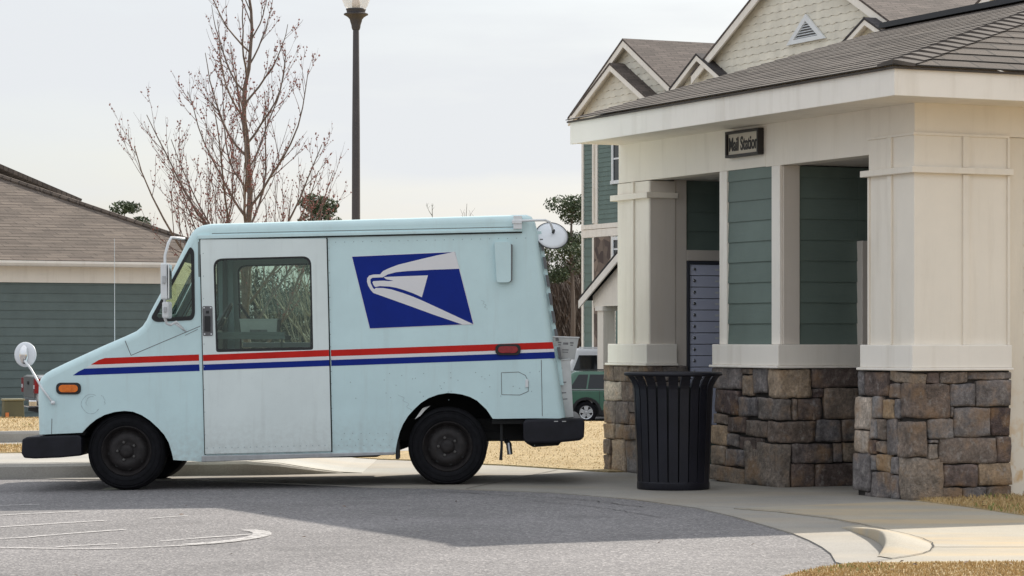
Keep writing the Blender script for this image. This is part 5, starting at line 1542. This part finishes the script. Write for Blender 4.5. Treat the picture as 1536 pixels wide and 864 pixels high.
m = MB(); m.lathe([(.14, lz(13.2)), (.17, lz(8)), (.2, lz(0)), (.215, lz(-10)), (.205, lz(-22)), (.16, lz(-34)), (.09, lz(-44)), (.03, lz(-50)), (0, lz(-51))], 40)
m.build('globe', M['globe'], LP, smooth=True)
m = MB(); m.lathe([(0, lz(12)), (.055, lz(12)), (.06, lz(4)), (.045, lz(-2)), (.045, lz(-20)), (0, lz(-22))], 16); m.build('lamp_holder', painted('lamp_holder', (.45, .36, .33), .5, .1), LP, smooth=True)

# ------------------------------------------------------------------ trees
def chain(p, d, L, n, up, wob, rg):
    pts = [p]; d = d.normalized()
    for k in range(n):
        d = (d + Vector((rg.uniform(-wob, wob), rg.uniform(-wob, wob), up + rg.uniform(-wob, wob)*.6))).normalized()
        p = p + d*(L/n); pts.append(p)
    return pts, d
def maple(loc, label, H=8.3, seed=3, spread=1.0, bark='bark', twig='twig', buds=True, name='maple_tree', first=1.0, nl=34):
    rg = random.Random(seed)
    root = tag(empty(name, loc), label, 'tree', None)
    tr, tw, bd = MB(), MB(), MB()
    def bud(p, s):
        if not buds: return
        a = rg.uniform(0, 6.28)
        u = Vector((math.cos(a), math.sin(a), rg.uniform(-.5, .8)))
        c = p + u*.012
        v = [c+Vector((s, 0, 0)), c-Vector((s, 0, 0)), c+Vector((0, s, 0)), c-Vector((0, s, 0)), c+Vector((0, 0, s*1.3)), c-Vector((0, 0, s*1.2))]
        bd.add(v, [(0, 2, 4), (2, 1, 4), (1, 3, 4), (3, 0, 4), (2, 0, 5), (1, 2, 5), (3, 1, 5), (0, 3, 5)])
    def twigs(p, d, L, r, depth):
        n = 8 if L > 1.2 else (5 if L > .5 else 3)
        pts, _ = chain(p, d, L, n, (.13 if depth == 1 else .15), .15, rg)
        (tr if depth == 1 else tw).tube(pts, [r*(1-.75*k/n) for k in range(n+1)], 4 if depth == 1 else 3, cap=False)
        for k in range(1, n+1):
            if depth >= 2 and rg.random() < .5:
                for q in range(rg.choice((1, 1, 2))):
                    t = rg.random(); bud(pts[k-1].lerp(pts[k], t), rg.uniform(.007, .017))
        if depth < 3:
            m_ = int(L/(.24 if depth == 1 else .18)) + 1
            for k in range(m_):
                f = rg.uniform(.18, .98); i = min(n-1, int(f*n)); q = pts[i].lerp(pts[i+1], f*n-i)
                dd = (pts[i+1]-pts[i]).normalized()
                sd = dd.cross(Vector((rg.uniform(-1, 1), rg.uniform(-1, 1), rg.uniform(-1, 1)))).normalized()
                nd = (dd*.85 + sd*rg.uniform(.45, .8) + Vector((0, 0, .15)))
                twigs(q, nd, L*(1-f*.55)*rg.uniform(.3, .55), max(.0035, r*(1-.7*f)*.5), depth+1)
    n = 26; pts = []; p = Vector((0, 0, -.1)); 
    for k in range(n+1):
        pts.append(Vector((.05*math.sin(k*.7)+.02*rg.uniform(-1, 1)+.03*k/n, .05*math.cos(k*.9), H*k/n)))
    tr.tube(pts, [.07*(1-k/n)**.8+.005 for k in range(n+1)], 9)
    for k in range(nl):
        f = k/(nl-1); z = first + (H*.93-first)*(f**1.05)
        i = min(n-1, int(z/H*n)); q = pts[i].lerp(pts[i+1], z/H*n-i)
        az = k*2.39996 + rg.uniform(-.3, .3)
        L = (4.1*(1-z/H)**1.05 + .35)*rg.uniform(.8, 1.1)*min(1.0, spread*(.95 - .1*math.cos(az)))
        el = R(rg.uniform(26, 42)) + .3*z/H
        d = Vector((math.cos(az)*math.cos(el), math.sin(az)*math.cos(el), math.sin(el)))
        twigs(q, d, L, .028*(1-z/H)**.7+.006, 1)
    tr.build('trunk', M[bark], root, smooth=True, recalc=False)
    c = tw.build('crown', M[twig], root, recalc=False)
    if buds: bd.build('buds', M['bud'], c, recalc=False)
    return root
maple((-4.43, 44.5, gz(-4.4, 44.5)), 'leafless maple with red buds standing behind the van', 8.6, 21, 1.08)
maple((-3.75, 52, gz(-3.7, 52)), 'pale barked bare tree seen through the van door window', 4.0, 5, .75, 'pale_bark', 'pale_bark', False, 'bare_tree', .5, 30)

def crown(mb, blobs, n, size, rg):
    for k in range(n):
        c, r = rg.choice(blobs)
        while True:
            u = Vector((rg.uniform(-1, 1), rg.uniform(-1, 1), rg.uniform(-1, 1)))
            if .25 < u.length < 1: break
        p = Vector(c) + Vector((u.x*r[0], u.y*r[1], u.z*r[2]))
        a = Vector((rg.uniform(-1, 1), rg.uniform(-1, 1), rg.uniform(-1, 1))).normalized(); b = a.orthogonal().normalized()
        s = size*rg.uniform(.5, 1.4)
        t = min(.999, max(0, .45+.35*noise.noise(p*.9)+rg.uniform(-.3, .3)))
        mb.add([p-a*s, p+b*s*.45, p+a*s, p-b*s*.45], [(0, 1, 2, 3)], t)
def evergreen(name, label, loc, H, blobs, n, size, trunk_r=.14, mat='needle', seed=1, limbs=True):
    rg = random.Random(seed); root = tag(empty(name, loc), label, 'tree')
    t = MB(); t.tube([(0, 0, -.3), (.05, 0, H*.4), (-.04, .03, H*.75), (0, 0, H*.97)], [trunk_r, trunk_r*.8, trunk_r*.5, trunk_r*.15], 7)
    for c, r in blobs:
        z = max(.3, c[2]-r[2]*.5 - .25*math.hypot(c[0], c[1])); t.tube([(0, 0, z), (c[0]*.6, c[1]*.6, (z+c[2])/2+.1), c], [trunk_r*.35, trunk_r*.22, trunk_r*.08], 5)
    t.build('trunk', M['wood_bark'], root, smooth=True, recalc=False)
    m = MB(); crown(m, blobs, n, size, rg); m.build('crown', M[mat], root, recalc=False)
    return root
def blobset(seed, n, w, z0, z1, r0, r1):
    rg = random.Random(seed); out = []
    for k in range(n):
        f = rg.random(); z = z0+(z1-z0)*f; ww = w*(1-.55*f**2); a = rg.uniform(0, 6.28); rr = rg.uniform(r0, r1)
        d = ww*math.sqrt(rg.random())
        out.append(((d*math.cos(a), d*math.sin(a), z), (rr*1.25, rr*1.25, rr*.75)))
    return out
def at(px, Y): return (px-768)/4000*Y
PY = 120
evergreen('pine_tree', 'loose crowned dark pine rising between van and apartment building', (at(858, PY), PY, gz(3, PY)), 9.0, blobset(4, 16, 1.2, 5.0, 8.7, .35, .62), 5200, .085, .13, seed=2)
evergreen('pine_tree', 'round pine top showing behind the lamp post', (at(494, 110), 110, gz(0, 110)), 8.1, blobset(8, 18, 1.35, 5.2, 8.1, .45, .75), 7500, .085, .14, seed=3)
evergreen('pine_tree', 'dark pine tuft peeking over the garage roof', (at(187, 105), 105, gz(-10, 105)), 7.8, blobset(12, 20, .95, 5.6, 7.6, .3, .48), 5200, .075, .11, seed=4)
# dark evergreens seen through the cab glass
for k, (px, Y, H, w, lb) in enumerate([(385, 76, 4.6, 1.3, 'wide dark evergreen beside the garage end'), (440, 80, 4.4, 1.5, 'dense evergreen seen through the middle of the van door window'), (500, 78, 4.2, 1.3, 'evergreen behind the rear edge of the van door')]):
    evergreen('evergreen_tree', lb, (at(px, Y), Y, gz(0, Y)), H, blobset(20+k, 26, w, .7, H-.4, .5, .9), 12000, .055, .12, 'hedge_leaf', 30+k)
for k, (px, Y, H, w, lb) in enumerate([(268, 77, 5.0, 1.3, 'light leafy evergreen seen through the quarter window')]):
    pass

# the leafless wood along the horizon: one mass
def wood(name, n, x0, x1, y0, y1, h0, h1, seed, brush, hz):
    rg = random.Random(seed); m = MB()
    for k in range(n):
        x, y = rg.uniform(x0, x1), rg.uniform(y0, y1); H = rg.uniform(h0, h1); z = gz(x, y)
        t = rg.random()
        top = Vector((x+rg.uniform(-.4, .4), y, z+H))
        m.tube([(x, y, z-.3), ((x+top.x)/2+rg.uniform(-.1, .1), y, z+H*.5), top], [.085*H/9, .055*H/9, .008], 4, cap=False, c=t)
        for b in range(15):
            f = rg.uniform(.25, .95); p = Vector((x, y, z)).lerp(top, f); a = rg.uniform(0, 6.28); L = H*.3*(1.1-f)*rg.uniform(.6, 1.2)
            q = p + Vector((math.cos(a)*L*.6, math.sin(a)*L*.6, L))
            m.tube([p, p.lerp(q, .5)+Vector((0, 0, -.08*L)), q], [.022, .014, .004], 3, cap=False, c=t)
            for s in range(4):
                e_ = p.lerp(q, rg.uniform(.3, 1)); g_ = e_ + Vector((rg.uniform(-.5, .5), rg.uniform(-.3, .3), rg.uniform(.2, .8)))*L*.5
                m.tube([e_, g_], [.009, .003], 3, cap=False, c=t)
    for k in range(brush):
        x, y = rg.uniform(x0, x1), rg.uniform(y0, y1)
        z = gz(x, y) + hz*rg.random()**1.05*(.8+.35*noise.noise((x*.35, y*.1, 5)))
        a = Vector((rg.uniform(-.5, .5), rg.uniform(-.5, .5), 1)).normalized(); b = a.orthogonal().normalized(); s = rg.uniform(.12, .42)
        t = min(.999, max(0, .4+.4*noise.noise((x*.6, y*.2, z*.6))+rg.uniform(-.25, .25)))
        if noise.noise((x*.4+9, y*.1, z*.4)) > .25: t = .99
        m.add([Vector((x, y, z))-a*s, Vector((x, y, z))+b*s*.08, Vector((x, y, z))+a*s, Vector((x, y, z))-b*s*.08], [(0, 1, 2, 3)], t)
    o = m.build(name, M['wood_leaf'], recalc=False); o['kind'] = 'stuff'
    return o
wood('far_wood', 60, -7, 7, 128, 150, 5.5, 8.0, 5, 70000, 7.6)
wood('far_wood', 16, 1.5, 5, 124, 132, 5.5, 7.6, 9, 24000, 7.2)
wood('far_wood', 5, -5.2, -2.6, 136, 142, 8.4, 9.6, 15, 0, 1)
wood('far_wood', 90, -60, -7, 126, 160, 4, 6.4, 6, 14000, 4.6)
wood('far_wood', 70, 7, 60, 128, 160, 5, 8, 7, 12000, 5)

# ------------------------------------------------------------------ sky, sun, camera
w = bpy.data.worlds.new('World'); scene.world = w; w.use_nodes = True
nt = w.node_tree; bg = nt.nodes['Background']
SUN_EL, SUN_AZ = R(34), math.atan2(.64, .766)
sky = nt.nodes.new('ShaderNodeTexSky'); sky.sky_type = 'NISHITA'; sky.sun_disc = False
sky.sun_elevation = SUN_EL; sky.sun_rotation = SUN_AZ
sky.air_density = 1.0; sky.dust_density = 2.5; sky.ozone_density = 1.0
tc = nt.nodes.new('ShaderNodeTexCoord')
mp = nt.nodes.new('ShaderNodeMapping'); mp.inputs['Scale'].default_value = (1.5, 1.5, 9); nt.links.new(tc.outputs['Generated'], mp.inputs['Vector'])
nz = nt.nodes.new('ShaderNodeTexNoise'); nz.inputs['Scale'].default_value = 2.2; nz.inputs['Detail'].default_value = 7; nz.inputs['Roughness'].default_value = .55; nt.links.new(mp.outputs[0], nz.inputs['Vector'])
rp_ = nt.nodes.new('ShaderNodeValToRGB'); rp_.color_ramp.elements[0].position = .32; rp_.color_ramp.elements[0].color = (.5, .5, .5, 1); rp_.color_ramp.elements[1].position = .62; rp_.color_ramp.elements[1].color = (.96, .96, .96, 1)
nt.links.new(nz.outputs['Fac'], rp_.inputs[0])
# high thin overcast: brighter overhead than along the horizon, as a real one is
sepz = nt.nodes.new('ShaderNodeSeparateXYZ'); nt.links.new(tc.outputs['Generated'], sepz.inputs[0])
mr = nt.nodes.new('ShaderNodeMapRange'); mr.inputs['From Min'].default_value = .12; mr.inputs['From Max'].default_value = .6; mr.inputs['To Min'].default_value = 1.0; mr.inputs['To Max'].default_value = ZENITH
nt.links.new(sepz.outputs['Z'], mr.inputs['Value'])
cl = nt.nodes.new('ShaderNodeVectorMath'); cl.operation = 'SCALE'; cl.inputs[0].default_value = CLOUD; nt.links.new(mr.outputs[0], cl.inputs['Scale'])
mx = nt.nodes.new('ShaderNodeMix'); mx.data_type = 'RGBA'
nt.links.new(rp_.outputs[0], mx.inputs[0]); nt.links.new(sky.outputs[0], mx.inputs[6]); nt.links.new(cl.outputs[0], mx.inputs[7])
nt.links.new(mx.outputs[2], bg.inputs['Color']); bg.inputs['Strength'].default_value = SKY_STRENGTH
ld = bpy.data.lights.new('sun', 'SUN'); ld.energy = SUN_STRENGTH; ld.angle = R(.6); ld.color = (1, .93, .82)
lo_ = bpy.data.objects.new('sun', ld); COL.objects.link(lo_)
dirv = Vector((math.sin(SUN_AZ)*math.cos(SUN_EL), math.cos(SUN_AZ)*math.cos(SUN_EL), math.sin(SUN_EL)))
lo_.rotation_euler = dirv.to_track_quat('Z', 'Y').to_euler(); lo_.location = (20, 20, 30)
cd = bpy.data.cameras.new('camera'); cam = bpy.data.objects.new('camera', cd); COL.objects.link(cam)
cam.location = (0, 0, 1.155); cam.rotation_euler = (R(90), 0, 0)
cd.sensor_width = 36; cd.lens = 4000/1536*36; cd.shift_y = 77/1536; cd.clip_start = .1; cd.clip_end = 2000
scene.camera = cam
vs_ = scene.view_settings
vs_.view_transform = 'Standard'; vs_.look = 'None'; vs_.gamma = 1; vs_.use_curve_mapping = False; vs_.exposure = EXPOSURE
scene.cycles.max_bounces = 8; scene.cycles.transparent_max_bounces = 24
scene.cycles.use_denoising = True
